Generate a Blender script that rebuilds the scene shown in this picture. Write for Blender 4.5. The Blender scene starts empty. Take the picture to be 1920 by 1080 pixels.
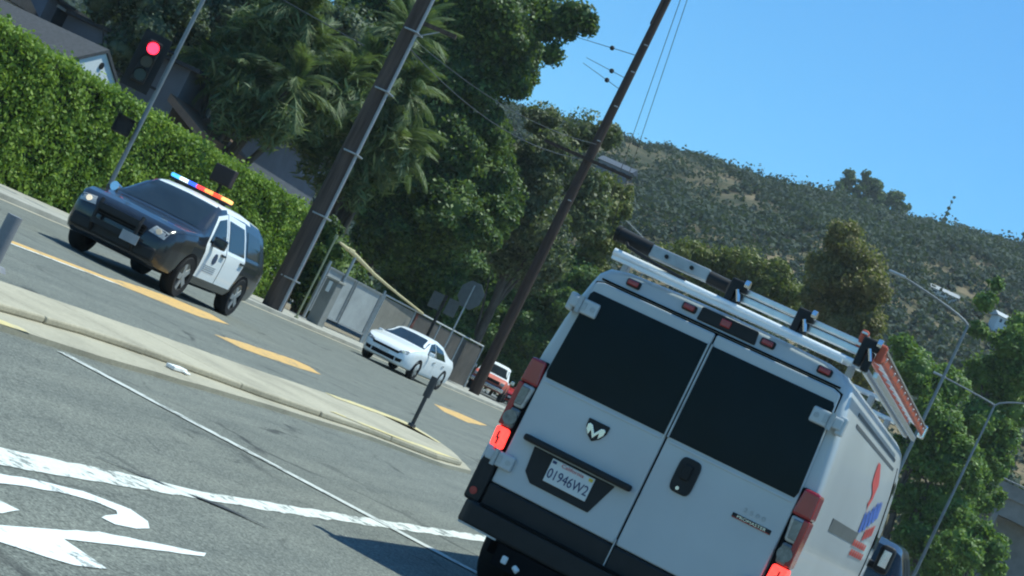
import bpy, bmesh, math, random
import numpy as np
from mathutils import Vector, Matrix

R = math.radians
rng = np.random.default_rng(7)
random.seed(7)
S = bpy.context.scene
C = S.collection

# ------------------------------------------------------------------ camera
cam_d = bpy.data.cameras.new('camera')
cam = bpy.data.objects.new('camera', cam_d)
C.objects.link(cam)
S.camera = cam
cam_d.sensor_width = 36.0
cam_d.lens = 3300.0 / 1920.0 * 36.0
cam_d.clip_end = 6000
cam_d.clip_start = 0.1
EYE = 1.33
yaw = math.atan(1040.0 / 3300.0)      # looking left of the road's direction (+y)
pitch = math.atan(160.0 / 3300.0)
roll = R(26.2)
fh = Vector((-math.sin(yaw), math.cos(yaw), 0))
rt = Vector((math.cos(yaw), math.sin(yaw), 0))
fwd = fh * math.cos(pitch) + Vector((0, 0, math.sin(pitch)))
upv = Vector((0, 0, math.cos(pitch))) - fh * math.sin(pitch)
cx = rt * math.cos(roll) + upv * math.sin(roll)
cy = upv * math.cos(roll) - rt * math.sin(roll)
cm = Matrix((cx, cy, -fwd)).transposed().to_4x4()
cm.translation = Vector((0, 0, EYE))
cam.matrix_world = cm

# ------------------------------------------------------------------ light
HAZE = 0.0002
SUN_EL, SUN_AZ = R(69), R(50)         # azimuth from +y towards +x
w = bpy.data.worlds.new('World')
S.world = w
w.use_nodes = True
nt = w.node_tree
bg = nt.nodes['Background']
sky = nt.nodes.new('ShaderNodeTexSky')
sky.sky_type = 'NISHITA'
sky.sun_disc = False
sky.sun_elevation = SUN_EL
sky.sun_rotation = SUN_AZ
sky.air_density = 1.2
sky.dust_density = 0.0
sky.ozone_density = 5.0
tint = nt.nodes.new('ShaderNodeMix')          # even colour cast of the tinted windscreen light, the same all over the sky
tint.data_type = 'RGBA'
tint.blend_type = 'MULTIPLY'
tint.inputs[0].default_value = 1.0
tint.inputs[7].default_value = (0.45, 0.93, 1.16, 1)
nt.links.new(sky.outputs[0], tint.inputs[6])
nt.links.new(tint.outputs[2], bg.inputs[0])
bg.inputs[1].default_value = 0.112
sun_d = bpy.data.lights.new('sun', 'SUN')
sun_d.energy = 4.6
sun_d.angle = R(0.5)
sun_d.color = (0.93, 1.0, 0.89)
sun = bpy.data.objects.new('sun', sun_d)
C.objects.link(sun)
sv = Vector((math.sin(SUN_AZ) * math.cos(SUN_EL), math.cos(SUN_AZ) * math.cos(SUN_EL), math.sin(SUN_EL)))
sun.rotation_euler = sv.to_track_quat('Z', 'Y').to_euler()
sun.location = (30, 30, 60)
S.view_settings.view_transform = 'Standard'
S.view_settings.look = 'None'
S.view_settings.exposure = 0.3
S.view_settings.gamma = 1.0
S.view_settings.use_curve_mapping = False
S.render.engine = 'CYCLES'
S.cycles.filter_width = 2.1
S.cycles.use_denoising = True
S.cycles.max_bounces = 6
S.cycles.transparent_max_bounces = 4

# ------------------------------------------------------------------ materials
def new_mat(name):
    m = bpy.data.materials.new(name)
    m.use_nodes = True
    t = m.node_tree
    return m, t, t.nodes['Principled BSDF']


def link(t, a, b):
    t.links.new(a, b)


def noise(t, scale, detail=4, vec=None, rough=0.6):
    n = t.nodes.new('ShaderNodeTexNoise')
    n.inputs['Scale'].default_value = scale
    n.inputs['Detail'].default_value = detail
    n.inputs['Roughness'].default_value = rough
    if vec is not None:
        link(t, vec, n.inputs['Vector'])
    return n.outputs['Fac']


def ramp(t, fac, stops):
    r = t.nodes.new('ShaderNodeValToRGB')
    el = r.color_ramp.elements
    while len(el) < len(stops):
        el.new(0.5)
    for e, (p, c) in zip(el, stops):
        e.position = p
        e.color = (*c, 1) if len(c) == 3 else c
    link(t, fac, r.inputs[0])
    return r.outputs[0]


def mix(t, fac, a, b, mode='MIX'):
    m = t.nodes.new('ShaderNodeMix')
    m.data_type = 'RGBA'
    m.blend_type = mode
    for v, i in ((fac, 0), (a, 6), (b, 7)):
        if isinstance(v, (int, float)):
            m.inputs[i].default_value = v
        elif isinstance(v, tuple):
            m.inputs[i].default_value = (*v, 1)
        else:
            link(t, v, m.inputs[i])
    return m.outputs[2]


def math_(t, op, a, b=None):
    m = t.nodes.new('ShaderNodeMath')
    m.operation = op
    for v, i in ((a, 0), (b, 1)):
        if v is None:
            continue
        if isinstance(v, (int, float)):
            m.inputs[i].default_value = v
        else:
            link(t, v, m.inputs[i])
    return m.outputs[0]


def pos(t, scale=(1, 1, 1), local=False):
    if local:
        g = t.nodes.new('ShaderNodeTexCoord').outputs['Object']
    else:
        g = t.nodes.new('ShaderNodeNewGeometry').outputs['Position']
    m = t.nodes.new('ShaderNodeMapping')
    m.inputs['Scale'].default_value = scale
    link(t, g, m.inputs['Vector'])
    return m.outputs[0]


def bump(t, bsdf, h, strength=0.3, dist=0.01):
    b = t.nodes.new('ShaderNodeBump')
    b.inputs['Strength'].default_value = strength
    b.inputs['Distance'].default_value = dist
    link(t, h, b.inputs['Height'])
    link(t, b.outputs[0], bsdf.inputs['Normal'])


def M(name, col, rough=0.6, metal=0.0, var=0.12, vscale=6.0, spec=0.5, coat=0.0, bumps=0.0, local=True):
    m, t, b = new_mat(name)
    p = pos(t, local=local)
    n = noise(t, vscale, 5, p)
    c = ramp(t, n, [(0.3, tuple(x * (1 - var) for x in col)), (0.7, tuple(min(1, x * (1 + var)) for x in col))])
    link(t, c, b.inputs['Base Color'])
    b.inputs['Roughness'].default_value = rough
    b.inputs['Metallic'].default_value = metal
    b.inputs['Specular IOR Level'].default_value = spec
    b.inputs['Coat Weight'].default_value = coat
    b.inputs['Coat Roughness'].default_value = 0.05
    if bumps:
        bump(t, b, noise(t, vscale * 8, 4, p), bumps)
    return m


def E(name, col, strength):
    m, t, b = new_mat(name)
    b.inputs['Base Color'].default_value = (*[x * 0.5 for x in col], 1)
    p = pos(t, local=True)
    n = noise(t, 40, 2, p)
    link(t, ramp(t, n, [(0.3, tuple(x * 0.75 for x in col)), (0.6, col)]), b.inputs['Emission Color'])
    b.inputs['Emission Strength'].default_value = strength
    return m


def leaf_mat(name, cols, trans=0.3, rough=0.55, patch=0.4, pscale=0.5):
    m, t, b = new_mat(name)
    g = t.nodes.new('ShaderNodeNewGeometry')
    n = noise(t, pscale, 4, g.outputs['Position'])
    f = math_(t, 'ADD', math_(t, 'MULTIPLY', g.outputs['Random Per Island'], 1 - patch), math_(t, 'MULTIPLY', n, patch))
    k = len(cols)
    c = ramp(t, f, [(0.15 + 0.7 * i / (k - 1), col) for i, col in enumerate(cols)])
    link(t, c, b.inputs['Base Color'])
    b.inputs['Roughness'].default_value = rough
    b.inputs['Specular IOR Level'].default_value = 0.35
    tr = t.nodes.new('ShaderNodeBsdfTranslucent')
    link(t, mix(t, 0.6, c, (0.16, 0.24, 0.02)), tr.inputs[0])
    ms = t.nodes.new('ShaderNodeMixShader')
    ms.inputs[0].default_value = trans
    link(t, b.outputs[0], ms.inputs[1])
    link(t, tr.outputs[0], ms.inputs[2])
    link(t, ms.outputs[0], t.nodes['Material Output'].inputs[0])
    return m


def asphalt_mat(name, base, crack=True):
    m, t, b = new_mat(name)
    p = pos(t)
    fine = noise(t, 55, 6, p, 0.75)
    med = noise(t, 1.3, 6, p, 0.65)
    streak = noise(t, 1.0, 5, pos(t, (2.4, 0.12, 1)), 0.6)
    c = ramp(t, fine, [(0.36, tuple(x * 0.3 for x in base)), (0.5, base), (0.64, tuple(x * 1.85 for x in base))])
    g2 = noise(t, 14, 8, p, 0.8)
    c = mix(t, 0.8, c, ramp(t, g2, [(0.36, (0.62, 0.62, 0.62)), (0.5, (1, 1, 1)), (0.64, (1.42, 1.42, 1.4))]), 'MULTIPLY')
    c = mix(t, 0.75, c, ramp(t, med, [(0.3, (0.8, 0.81, 0.82)), (0.7, (1.15, 1.14, 1.12))]), 'MULTIPLY')
    c = mix(t, 0.9, c, ramp(t, streak, [(0.33, (0.84, 0.85, 0.86)), (0.6, (1.08, 1.07, 1.06))]), 'MULTIPLY')
    h = fine
    if crack:
        wv = t.nodes.new('ShaderNodeVectorMath')
        wv.operation = 'ADD'
        nz = t.nodes.new('ShaderNodeTexNoise')
        nz.inputs['Scale'].default_value = 1.6
        nz.inputs['Detail'].default_value = 6
        link(t, p, nz.inputs['Vector'])
        sc = t.nodes.new('ShaderNodeVectorMath')
        sc.operation = 'SCALE'
        sc.inputs['Scale'].default_value = 0.55
        link(t, nz.outputs['Color'], sc.inputs[0])
        link(t, p, wv.inputs[0])
        link(t, sc.outputs[0], wv.inputs[1])
        for s, wd, k in ((0.42, 0.010, 0.7), (1.3, 0.009, 0.45)):
            v = t.nodes.new('ShaderNodeTexVoronoi')
            v.feature = 'DISTANCE_TO_EDGE'
            v.inputs['Scale'].default_value = s
            link(t, wv.outputs[0], v.inputs['Vector'])
            gate = ramp(t, noise(t, 0.7 * s + 0.2, 3, p), [(0.51, (0, 0, 0)), (0.6, (1, 1, 1))])
            line = ramp(t, v.outputs[0], [(0.0, (k, k, k)), (wd, (k, k, k)), (wd * 2.4, (0, 0, 0))])
            f = mix(t, 1.0, line, gate, 'MULTIPLY')
            c = mix(t, f, c, (0.028, 0.028, 0.027))
    link(t, c, b.inputs['Base Color'])
    b.inputs['Roughness'].default_value = 0.85
    b.inputs['Specular IOR Level'].default_value = 0.3
    bump(t, b, h, 0.35, 0.008)
    return m


def paint_mat(name, col, under, wear=0.42):
    m, t, b = new_mat(name)
    p = pos(t)
    n1 = noise(t, 9, 8, p, 0.75)
    n2 = noise(t, 1.6, 4, p)
    f = math_(t, 'ADD', math_(t, 'MULTIPLY', n1, 0.65), math_(t, 'MULTIPLY', n2, 0.35))
    k = ramp(t, f, [(wear - 0.03, (0, 0, 0)), (wear + 0.02, (1, 1, 1))])
    dirt = ramp(t, noise(t, 30, 5, p), [(0.3, tuple(x * 0.82 for x in col)), (0.7, col)])
    link(t, mix(t, k, under, dirt), b.inputs['Base Color'])
    b.inputs['Roughness'].default_value = 0.7
    bump(t, b, noise(t, 55, 5, p), 0.25, 0.006)
    return m


def concrete_mat(name, col, dark=0.6, streak=False):
    m, t, b = new_mat(name)
    p = pos(t)
    big = noise(t, 0.9, 6, p, 0.65)
    fine = noise(t, 30, 6, p, 0.7)
    c = ramp(t, big, [(0.3, tuple(x * dark for x in col)), (0.55, col), (0.8, tuple(x * 1.12 for x in col))])
    c = mix(t, 0.7, c, ramp(t, fine, [(0.3, (0.75, 0.75, 0.75)), (0.7, (1.2, 1.2, 1.2))]), 'MULTIPLY')
    st = noise(t, 6, 5, p, 0.7)
    c = mix(t, ramp(t, st, [(0.62, (0, 0, 0)), (0.72, (0.55, 0.55, 0.55))]), c, tuple(x * 0.4 for x in col))
    link(t, c, b.inputs['Base Color'])
    b.inputs['Roughness'].default_value = 0.85
    bump(t, b, fine, 0.3, 0.008)
    return m


def bark_mat(name, c1, c2, stretch=(9, 9, 0.5)):
    m, t, b = new_mat(name)
    p = pos(t, stretch, True)
    n = noise(t, 1.0, 7, p, 0.7)
    link(t, ramp(t, n, [(0.3, c1), (0.68, c2)]), b.inputs['Base Color'])
    b.inputs['Roughness'].default_value = 0.9
    b.inputs['Specular IOR Level'].default_value = 0.15
    bump(t, b, n, 0.6, 0.03)
    return m


def glass_mat(name, col=(0.008, 0.012, 0.016), rough=0.04, spec=0.5):
    m, t, b = new_mat(name)
    p = pos(t, local=True)
    link(t, ramp(t, noise(t, 1.5, 3, p), [(0.35, col), (0.75, tuple(x * 1.7 for x in col))]), b.inputs['Base Color'])
    b.inputs['Roughness'].default_value = rough
    b.inputs['Specular IOR Level'].default_value = spec
    return m


ASPH = (0.142, 0.149, 0.130)
m_asphalt = asphalt_mat('worn_asphalt', ASPH)
m_asphalt2 = asphalt_mat('far_asphalt', (0.16, 0.165, 0.16), False)
m_white_paint = paint_mat('white_road_paint', (0.70, 0.71, 0.65), ASPH, 0.465)
m_limit_paint = paint_mat('thin_road_paint', (0.56, 0.57, 0.53), ASPH, 0.47)
m_letter_paint = paint_mat('bright_road_paint', (0.76, 0.78, 0.75), ASPH, 0.43)
m_orange_paint = paint_mat('orange_road_paint', (0.66, 0.40, 0.13), ASPH, 0.44)
m_yellow_paint = paint_mat('yellow_kerb_paint', (0.66, 0.54, 0.25), (0.40, 0.37, 0.29), 0.47)
m_concrete = concrete_mat('island_concrete', (0.39, 0.35, 0.26), 0.72)
m_gutter = concrete_mat('gutter_concrete', (0.37, 0.335, 0.25), 0.75)
m_walk = concrete_mat('sidewalk_concrete', (0.36, 0.345, 0.30), 0.7)
m_bridge = concrete_mat('bridge_concrete', (0.22, 0.225, 0.21), 0.7)
m_dirt = concrete_mat('dry_dirt', (0.23, 0.19, 0.13), 0.55)
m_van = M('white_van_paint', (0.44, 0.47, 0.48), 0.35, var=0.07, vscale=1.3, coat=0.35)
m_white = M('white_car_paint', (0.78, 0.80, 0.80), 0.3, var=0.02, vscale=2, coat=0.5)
m_black = M('black_car_paint', (0.012, 0.013, 0.016), 0.22, var=0.2, vscale=2, coat=0.5)
m_red = M('red_car_paint', (0.42, 0.03, 0.03), 0.3, coat=0.4)
m_salmon = M('faded_salmon_paint', (0.5, 0.11, 0.07), 0.5)
m_plastic = M('black_plastic', (0.010, 0.011, 0.012), 0.55, var=0.25, vscale=12, spec=0.35)
m_rubber = M('tyre_rubber', (0.018, 0.018, 0.019), 0.85, spec=0.2)
m_gap = M('door_gap', (0.008, 0.008, 0.009), 0.9, spec=0.1)
m_glass = glass_mat('tinted_glass', (0.0012, 0.005, 0.010), 0.05, 0.12)
m_carglass = glass_mat('car_glass', (0.012, 0.018, 0.022))
m_alu = M('brushed_aluminium', (0.62, 0.64, 0.65), 0.32, 0.85, 0.08, 20)
m_steel = M('grey_steel', (0.36, 0.38, 0.39), 0.45, 0.6, 0.15, 8)
m_galv = M('galvanised_pole', (0.19, 0.21, 0.22), 0.5, 0.3, 0.12, 5)
m_chrome = M('chrome', (0.75, 0.76, 0.77), 0.15, 1.0, 0.03)
m_redlens = M('red_lens', (0.30, 0.008, 0.014), 0.2, coat=0.6)
m_clear = M('clear_lens', (0.42, 0.42, 0.40), 0.18, 0.2, 0.3, 25, coat=0.6)
m_greylens = M('grey_lens', (0.16, 0.17, 0.17), 0.2, 0.3, 0.35, 30, coat=0.6)
m_brake = E('lit_brake_lens', (1.0, 0.045, 0.035), 2.8)
m_marker = M('marker_lens', (0.30, 0.01, 0.012), 0.25, coat=0.5)
m_plate = M('plate_white', (0.62, 0.64, 0.62), 0.5, var=0.04)
m_plate_text = M('plate_blue', (0.012, 0.03, 0.11), 0.5)
m_plate_red = M('plate_red', (0.5, 0.06, 0.06), 0.5)
m_orange = M('orange_fibreglass', (0.46, 0.075, 0.028), 0.45)
m_bluep = M('blue_print', (0.05, 0.12, 0.42), 0.5)
m_redp = M('red_print', (0.5, 0.06, 0.05), 0.5)
m_signal = M('signal_black', (0.012, 0.013, 0.013), 0.6, spec=0.3)
m_siglit = E('lit_red_signal', (1.0, 0.02, 0.05), 5.0)
m_wood = bark_mat('weathered_pole', (0.035, 0.026, 0.022), (0.12, 0.088, 0.07))
m_wood2 = bark_mat('dark_pole', (0.028, 0.018, 0.014), (0.085, 0.058, 0.046))
m_bark = bark_mat('bark', (0.04, 0.032, 0.025), (0.15, 0.125, 0.10), (5, 5, 1))
m_wire = M('cable_black', (0.05, 0.055, 0.06), 0.6)
m_roof = M('dark_shingle', (0.045, 0.047, 0.052), 0.85, var=0.35, vscale=9, bumps=0.5, local=False)
m_stucco_w = M('white_stucco', (0.66, 0.69, 0.70), 0.8, var=0.05, local=False)
m_stucco_g = M('slate_stucco', (0.13, 0.142, 0.165), 0.8, var=0.12, vscale=1.5, local=False)
m_brown = M('brown_fascia', (0.20, 0.12, 0.08), 0.7, local=False)
m_tin = concrete_mat('grey_gate_metal', (0.33, 0.35, 0.35), 0.75)
m_tan = concrete_mat('tan_screen', (0.21, 0.195, 0.165), 0.7)
m_screen = concrete_mat('dark_screen', (0.085, 0.075, 0.066), 0.5)
m_ypipe = M('cream_pipe', (0.5, 0.43, 0.24), 0.6)
m_signback = M('sign_back', (0.13, 0.145, 0.15), 0.5, 0.4, local=False)
L_hedge = leaf_mat('hedge_leaf', [(0.038, 0.095, 0.012), (0.155, 0.265, 0.03), (0.36, 0.47, 0.07)], 0.42, 0.55, 0.62, 0.9)
L_dark = leaf_mat('dark_leaf', [(0.012, 0.036, 0.012), (0.05, 0.105, 0.024), (0.17, 0.25, 0.05)], 0.35)
L_grey = leaf_mat('grey_green_leaf', [(0.05, 0.07, 0.036), (0.125, 0.15, 0.075), (0.26, 0.27, 0.14)], 0.35)
L_bush = leaf_mat('bush_leaf', [(0.024, 0.06, 0.016), (0.075, 0.15, 0.034), (0.18, 0.27, 0.06)], 0.35)
L_palm = leaf_mat('frond_leaf', [(0.06, 0.11, 0.05), (0.14, 0.20, 0.085), (0.30, 0.31, 0.13)], 0.4)
L_brown = leaf_mat('olive_leaf', [(0.10, 0.095, 0.03), (0.20, 0.17, 0.06), (0.30, 0.25, 0.10)], 0.4)
L_yellow = leaf_mat('yellow_green_leaf', [(0.07, 0.09, 0.016), (0.14, 0.16, 0.03), (0.24, 0.23, 0.055)], 0.3)
L_bright = leaf_mat('bright_leaf', [(0.04, 0.095, 0.016), (0.115, 0.215, 0.038), (0.25, 0.37, 0.08)], 0.4)
L_back = leaf_mat('muted_green_leaf', [(0.03, 0.05, 0.03), (0.065, 0.095, 0.052), (0.13, 0.16, 0.085)], 0.25)  # muted green foliage of the upper left trees
L_hill = leaf_mat('chaparral_leaf', [(0.010, 0.025, 0.018), (0.024, 0.046, 0.033), (0.075, 0.095, 0.055)], 0.15, 0.8, 0.65, 0.05)


# ------------------------------------------------------------------ mesh helpers
class MB:
    def __init__(self):
        self.v, self.f, self.m = [], [], []

    def add(self, verts, faces, mi=0):
        o = len(self.v)
        self.v += [tuple(p) for p in verts]
        self.f += [tuple(i + o for i in f) for f in faces]
        self.m += [mi] * len(faces)
        return self

    def box(self, c, s, mi=0, rot=None):
        hx, hy, hz = s[0] / 2, s[1] / 2, s[2] / 2
        p = [Vector((x, y, z)) for x in (-hx, hx) for y in (-hy, hy) for z in (-hz, hz)]
        if rot is not None:
            p = [rot @ q for q in p]
        p = [q + Vector(c) for q in p]
        return self.add(p, [(0, 1, 3, 2), (4, 6, 7, 5), (0, 4, 5, 1), (2, 3, 7, 6), (0, 2, 6, 4), (1, 5, 7, 3)], mi)

    def cyl(self, a, b, r0, r1=None, n=12, mi=0, cap=True):
        r1 = r0 if r1 is None else r1
        a, b = Vector(a), Vector(b)
        d = (b - a).normalized()
        u = d.orthogonal().normalized()
        w_ = d.cross(u)
        vs = []
        for q, r in ((a, r0), (b, r1)):
            for i in range(n):
                t = 2 * math.pi * i / n
                vs.append(q + (u * math.cos(t) + w_ * math.sin(t)) * r)
        fs = [(i, (i + 1) % n, n + (i + 1) % n, n + i) for i in range(n)]
        if cap:
            fs += [tuple(range(n - 1, -1, -1)), tuple(range(n, 2 * n))]
        return self.add(vs, fs, mi)

    def tube(self, pts, rad, n=8, mi=0):
        pts = [Vector(p) for p in pts]
        k = len(pts)
        rs = rad if isinstance(rad, (list, tuple)) else [rad] * k
        vs, prev = [], None
        for i, p in enumerate(pts):
            d = (pts[min(i + 1, k - 1)] - pts[max(i - 1, 0)]).normalized()
            u = d.orthogonal().normalized() if prev is None else (prev - d * prev.dot(d)).normalized()
            prev = u
            w_ = d.cross(u)
            for j in range(n):
                t = 2 * math.pi * j / n
                vs.append(p + (u * math.cos(t) + w_ * math.sin(t)) * rs[i])
        fs = [(i * n + j, i * n + (j + 1) % n, (i + 1) * n + (j + 1) % n, (i + 1) * n + j) for i in range(k - 1) for j in range(n)]
        fs += [tuple(range(n - 1, -1, -1)), tuple(range((k - 1) * n, k * n))]
        return self.add(vs, fs, mi)

    def prism(self, poly, ax, lo, hi, mi=0):
        def p3(a, b, c):
            return {0: (c, a, b), 1: (a, c, b), 2: (a, b, c)}[ax]
        n = len(poly)
        vs = [p3(a, b, lo) for a, b in poly] + [p3(a, b, hi) for a, b in poly]
        fs = [(i, (i + 1) % n, n + (i + 1) % n, n + i) for i in range(n)]
        fs += [tuple(range(n - 1, -1, -1)), tuple(range(n, 2 * n))]
        return self.add(vs, fs, mi)

    def build(self, name, mats, parent=None, loc=None, smooth=False, bevel=0.0, seg=2, angle=35):
        me = bpy.data.meshes.new(name)
        me.from_pydata(self.v, [], self.f)
        mats = mats if isinstance(mats, (list, tuple)) else [mats]
        for m in mats:
            me.materials.append(m)
        me.polygons.foreach_set('material_index', self.m)
        b = bmesh.new()
        b.from_mesh(me)
        bmesh.ops.recalc_face_normals(b, faces=b.faces)
        b.to_mesh(me)
        b.free()
        if smooth:
            me.polygons.foreach_set('use_smooth', [True] * len(me.polygons))
            me.set_sharp_from_angle(angle=R(angle))
        me.update()
        o = bpy.data.objects.new(name, me)
        C.objects.link(o)
        if parent is not None:
            o.parent = parent
        if loc is not None:
            o.location = loc
        if bevel:
            md = o.modifiers.new('bevel', 'BEVEL')
            md.width = bevel
            md.segments = seg
            md.limit_method = 'ANGLE'
            md.angle_limit = R(40)
        return o


def tag(o, label=None, cat=None, group=None, kind=None):
    for k, v in (('label', label), ('category', cat), ('group', group), ('kind', kind)):
        if v:
            o[k] = v
    return o


def thing(name, label, cat, loc=(0, 0, 0), rz=0.0, group=None):
    o = bpy.data.objects.new(name, None)
    o.empty_display_size = 0.3
    C.objects.link(o)
    o.location = loc
    o.rotation_euler = (0, 0, rz)
    return tag(o, label, cat, group)


def quads_obj(name, V, mat, parent=None, k=4, extra=None, loc=None):
    """V: (n,k,3) array of polygons -> one mesh"""
    n = len(V)
    co = V.reshape(-1, 3)
    idx = np.arange(n * k)
    tot = np.full(n, k)
    if extra is not None:
        ev, ef = extra
        idx = np.concatenate([idx, (np.asarray(ef) + len(co)).ravel()])
        co = np.concatenate([co, ev])
        tot = np.concatenate([tot, np.full(len(ef), 3)])
    me = bpy.data.meshes.new(name)
    me.vertices.add(len(co))
    me.vertices.foreach_set('co', co.astype(np.float32).ravel())
    me.loops.add(len(idx))
    me.loops.foreach_set('vertex_index', idx.astype(np.int32))
    me.polygons.add(len(tot))
    st = np.concatenate([[0], np.cumsum(tot)[:-1]])
    me.polygons.foreach_set('loop_start', st.astype(np.int32))
    me.polygons.foreach_set('loop_total', tot.astype(np.int32))
    me.update(calc_edges=True)
    me.materials.append(mat)
    o = bpy.data.objects.new(name, me)
    C.objects.link(o)
    if parent is not None:
        o.parent = parent
    if loc is not None:
        o.location = loc
    return o


def leaf_quads(P, N, size, aspect=0.55, jitter=0.7):
    n = len(P)
    N = N + rng.normal(0, jitter, (n, 3))
    N /= np.linalg.norm(N, axis=1, keepdims=True) + 1e-9
    A = rng.normal(0, 1, (n, 3))
    U = A - N * (A * N).sum(1, keepdims=True)
    U /= np.linalg.norm(U, axis=1, keepdims=True) + 1e-9
    W = np.cross(N, U)
    s = (size * rng.uniform(0.6, 1.35, n))[:, None]
    return np.stack([P - U * s * 0.5, P + W * s * aspect * 0.5 - U * s * 0.05, P + U * s * 0.5, P - W * s * aspect * 0.5 - U * s * 0.05], 1)


_ib = bmesh.new()
bmesh.ops.create_icosphere(_ib, subdivisions=2, radius=1.0)
ICO_V = np.array([v.co[:] for v in _ib.verts])
ICO_F = np.array([[v.index for v in f.verts] for f in _ib.faces])
_ib.free()


def crown(name, clumps, dens, size, mat, parent=None, core=0.62, aspect=0.55, sub=True, droop=0.0):
    """clumps: (x,y,z,r). Leaves on ragged twig balls around each clump; small cores hide the inside."""
    Ps, Ns, ev, ef = [], [], [], []
    off = 0
    for (x, y, z, r) in clumps:
        c = np.array([x, y, z])
        k = max(5, int(9 * r)) if sub else 1
        for _ in range(k):
            d = rng.normal(0, 1, 3)
            d /= np.linalg.norm(d)
            cc = c + d * r * rng.uniform(0.45, 0.95) * np.array([1, 1, 0.85])
            rr = r * rng.uniform(0.22, 0.45)
            n = int(dens * rr * rr * 4) + 6
            D = rng.normal(0, 1, (n, 3))
            D /= np.linalg.norm(D, axis=1, keepdims=True)
            q = cc + D * rr * rng.uniform(0.55, 1.1, (n, 1)) * np.array([1, 1, 0.75])
            q[:, 2] -= droop * rng.uniform(0, 1, n) * rr
            Ps.append(q)
            Ns.append(D + np.array([0, 0, 0.5]))
        n = int(dens * r * r * 1.2)
        D = rng.normal(0, 1, (n, 3))
        D /= np.linalg.norm(D, axis=1, keepdims=True)
        Ps.append(c + D * r * rng.uniform(0.6, 1.0, (n, 1)))
        Ns.append(D)
        if core:
            wob = 1 + rng.normal(0, 0.13, (len(ICO_V), 1))
            ev.append(c + ICO_V * r * core * wob)
            ef.append(ICO_F + off)
            off += len(ICO_V)
    P, N = np.concatenate(Ps), np.concatenate(Ns)
    ok = P[:, 2] > 0.03
    V = leaf_quads(P[ok], N[ok], size, aspect)
    o = quads_obj(name, V, mat, parent, 4, (np.concatenate(ev), np.concatenate(ef)) if core else None)
    return o


def tree(name, label, base, clumps, dens, size, mat, r0=0.35, group=None, spread=1.0, ydep=None, trunk_mat=None, core=0.62, droop=0.0, trunks=1):
    """clumps given as (x, z, r) around depth y = base[1]; the depth of each is drawn at random."""
    t = thing(name, label, 'tree', (base[0], base[1], base[2] if len(base) > 2 else 0), 0, group)
    bz = base[2] if len(base) > 2 else 0
    cl = []
    for (x, z, r) in clumps:
        d = (ydep or r) * random.uniform(-1, 1) * spread
        cl.append((x - base[0], d, z - bz, r))
    # a rounded far side, so that the crown has depth
    for (x, z, r) in clumps[::2]:
        cl.append((x - base[0] + random.uniform(-0.5, 0.5) * r, r * random.uniform(0.9, 1.8), z - bz + random.uniform(-0.4, 0.4) * r, r * 0.9))
    mb = MB()
    zs = [c[2] for c in cl]
    zmid = min(zs) + 0.55 * (max(zs) - min(zs))
    top = Vector((np.mean([c[0] for c in cl]), 0.2, zmid))
    for k in range(trunks):
        o = Vector((0.5 * r0 * (k - (trunks - 1) / 2) * 2, 0, -0.1))
        tp = top + Vector(((k - (trunks - 1) / 2) * 2.2, 0, 0))
        pts = [o.lerp(tp, s) + Vector((random.uniform(-1, 1) * 0.25 * s, random.uniform(-1, 1) * 0.25 * s, 0)) for s in (0, 0.15, 0.35, 0.6, 0.8, 1)]
        mb.tube(pts, [r0 * 1.25, r0, r0 * 0.85, r0 * 0.7, r0 * 0.5, r0 * 0.3], 9)
        for c in cl[k::max(2, len(cl) // 12)]:
            s = random.choice((1, 2, 3, 4))
            e = Vector(c[:3])
            e = pts[s].lerp(e, 0.8 if (e - pts[s]).length < 4.5 else 0.45)
            mb.tube([pts[s], pts[s].lerp(e, 0.5) + Vector((0, 0, 0.3)), e], [r0 * 0.4, r0 * 0.25, r0 * 0.08], 6)
    mb.build('trunk', trunk_mat or m_bark, t, smooth=True, angle=80)
    o = crown('crown', cl, dens, size, mat, t, core, droop=droop)
    o['kind'] = 'stuff'
    return t


# ------------------------------------------------------------------ ground and road
def sheet(name, poly, z, mat, kind='structure', parent=None):
    mb = MB()
    mb.add([(x, y, z) for x, y in poly], [tuple(range(len(poly)))])
    o = mb.build(name, mat, parent)
    if parent is None:
        o['kind'] = kind
    return o


sheet('ground', [(-2500, -1200), (2500, -1200), (2500, 3000), (-2500, 3000)], -0.02, m_dirt)
road = sheet('road', [(-22.3, -500), (9, -500), (9, 84), (-22.3, 84)], 0.0, m_asphalt)
sheet('cross_road', [(-90, 84), (60, 84), (60, 102), (-22, 130), (-48, 130)], -0.004, m_asphalt2)


def ragged(pts, jit, step=0.25):
    out = []
    n = len(pts)
    for i in range(n):
        a, b = Vector(pts[i]), Vector(pts[(i + 1) % n])
        k = max(1, int((b - a).length / step))
        for j in range(k):
            p = a.lerp(b, j / k)
            out.append((p.x + random.uniform(-jit, jit), p.y + random.uniform(-jit, jit)))
    return out


def marking(name, poly, mat, z=0.004, jit=0.012, step=0.25, parent=None):
    mb = MB()
    q = ragged(poly, jit, step)
    b = bmesh.new()
    f = b.faces.new([b.verts.new((x, y, z)) for x, y in q])
    bmesh.ops.triangulate(b, faces=[f])
    me = bpy.data.meshes.new(name)
    b.to_mesh(me)
    b.free()
    me.materials.append(mat)
    o = bpy.data.objects.new(name, me)
    C.objects.link(o)
    o.parent = parent or road
    return o


marking('lane_line', [(-4.19, 2), (-4.24, 7.3), (-4.12, 8.7), (-4.03, 9.4), (-4.02, 12), (-4.0, 40), (-3.84, 40), (-3.86, 12), (-3.87, 10), (-3.92, 8.9), (-3.97, 7.1), (-4.0, 2)], m_white_paint, 0.004, 0.014, 0.12)
marking('limit_line', [(-6.9, 12.12), (0.5, 12.22), (0.5, 12.38), (-6.9, 12.28)], m_limit_paint, 0.008, 0.01, 0.3)
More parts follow.
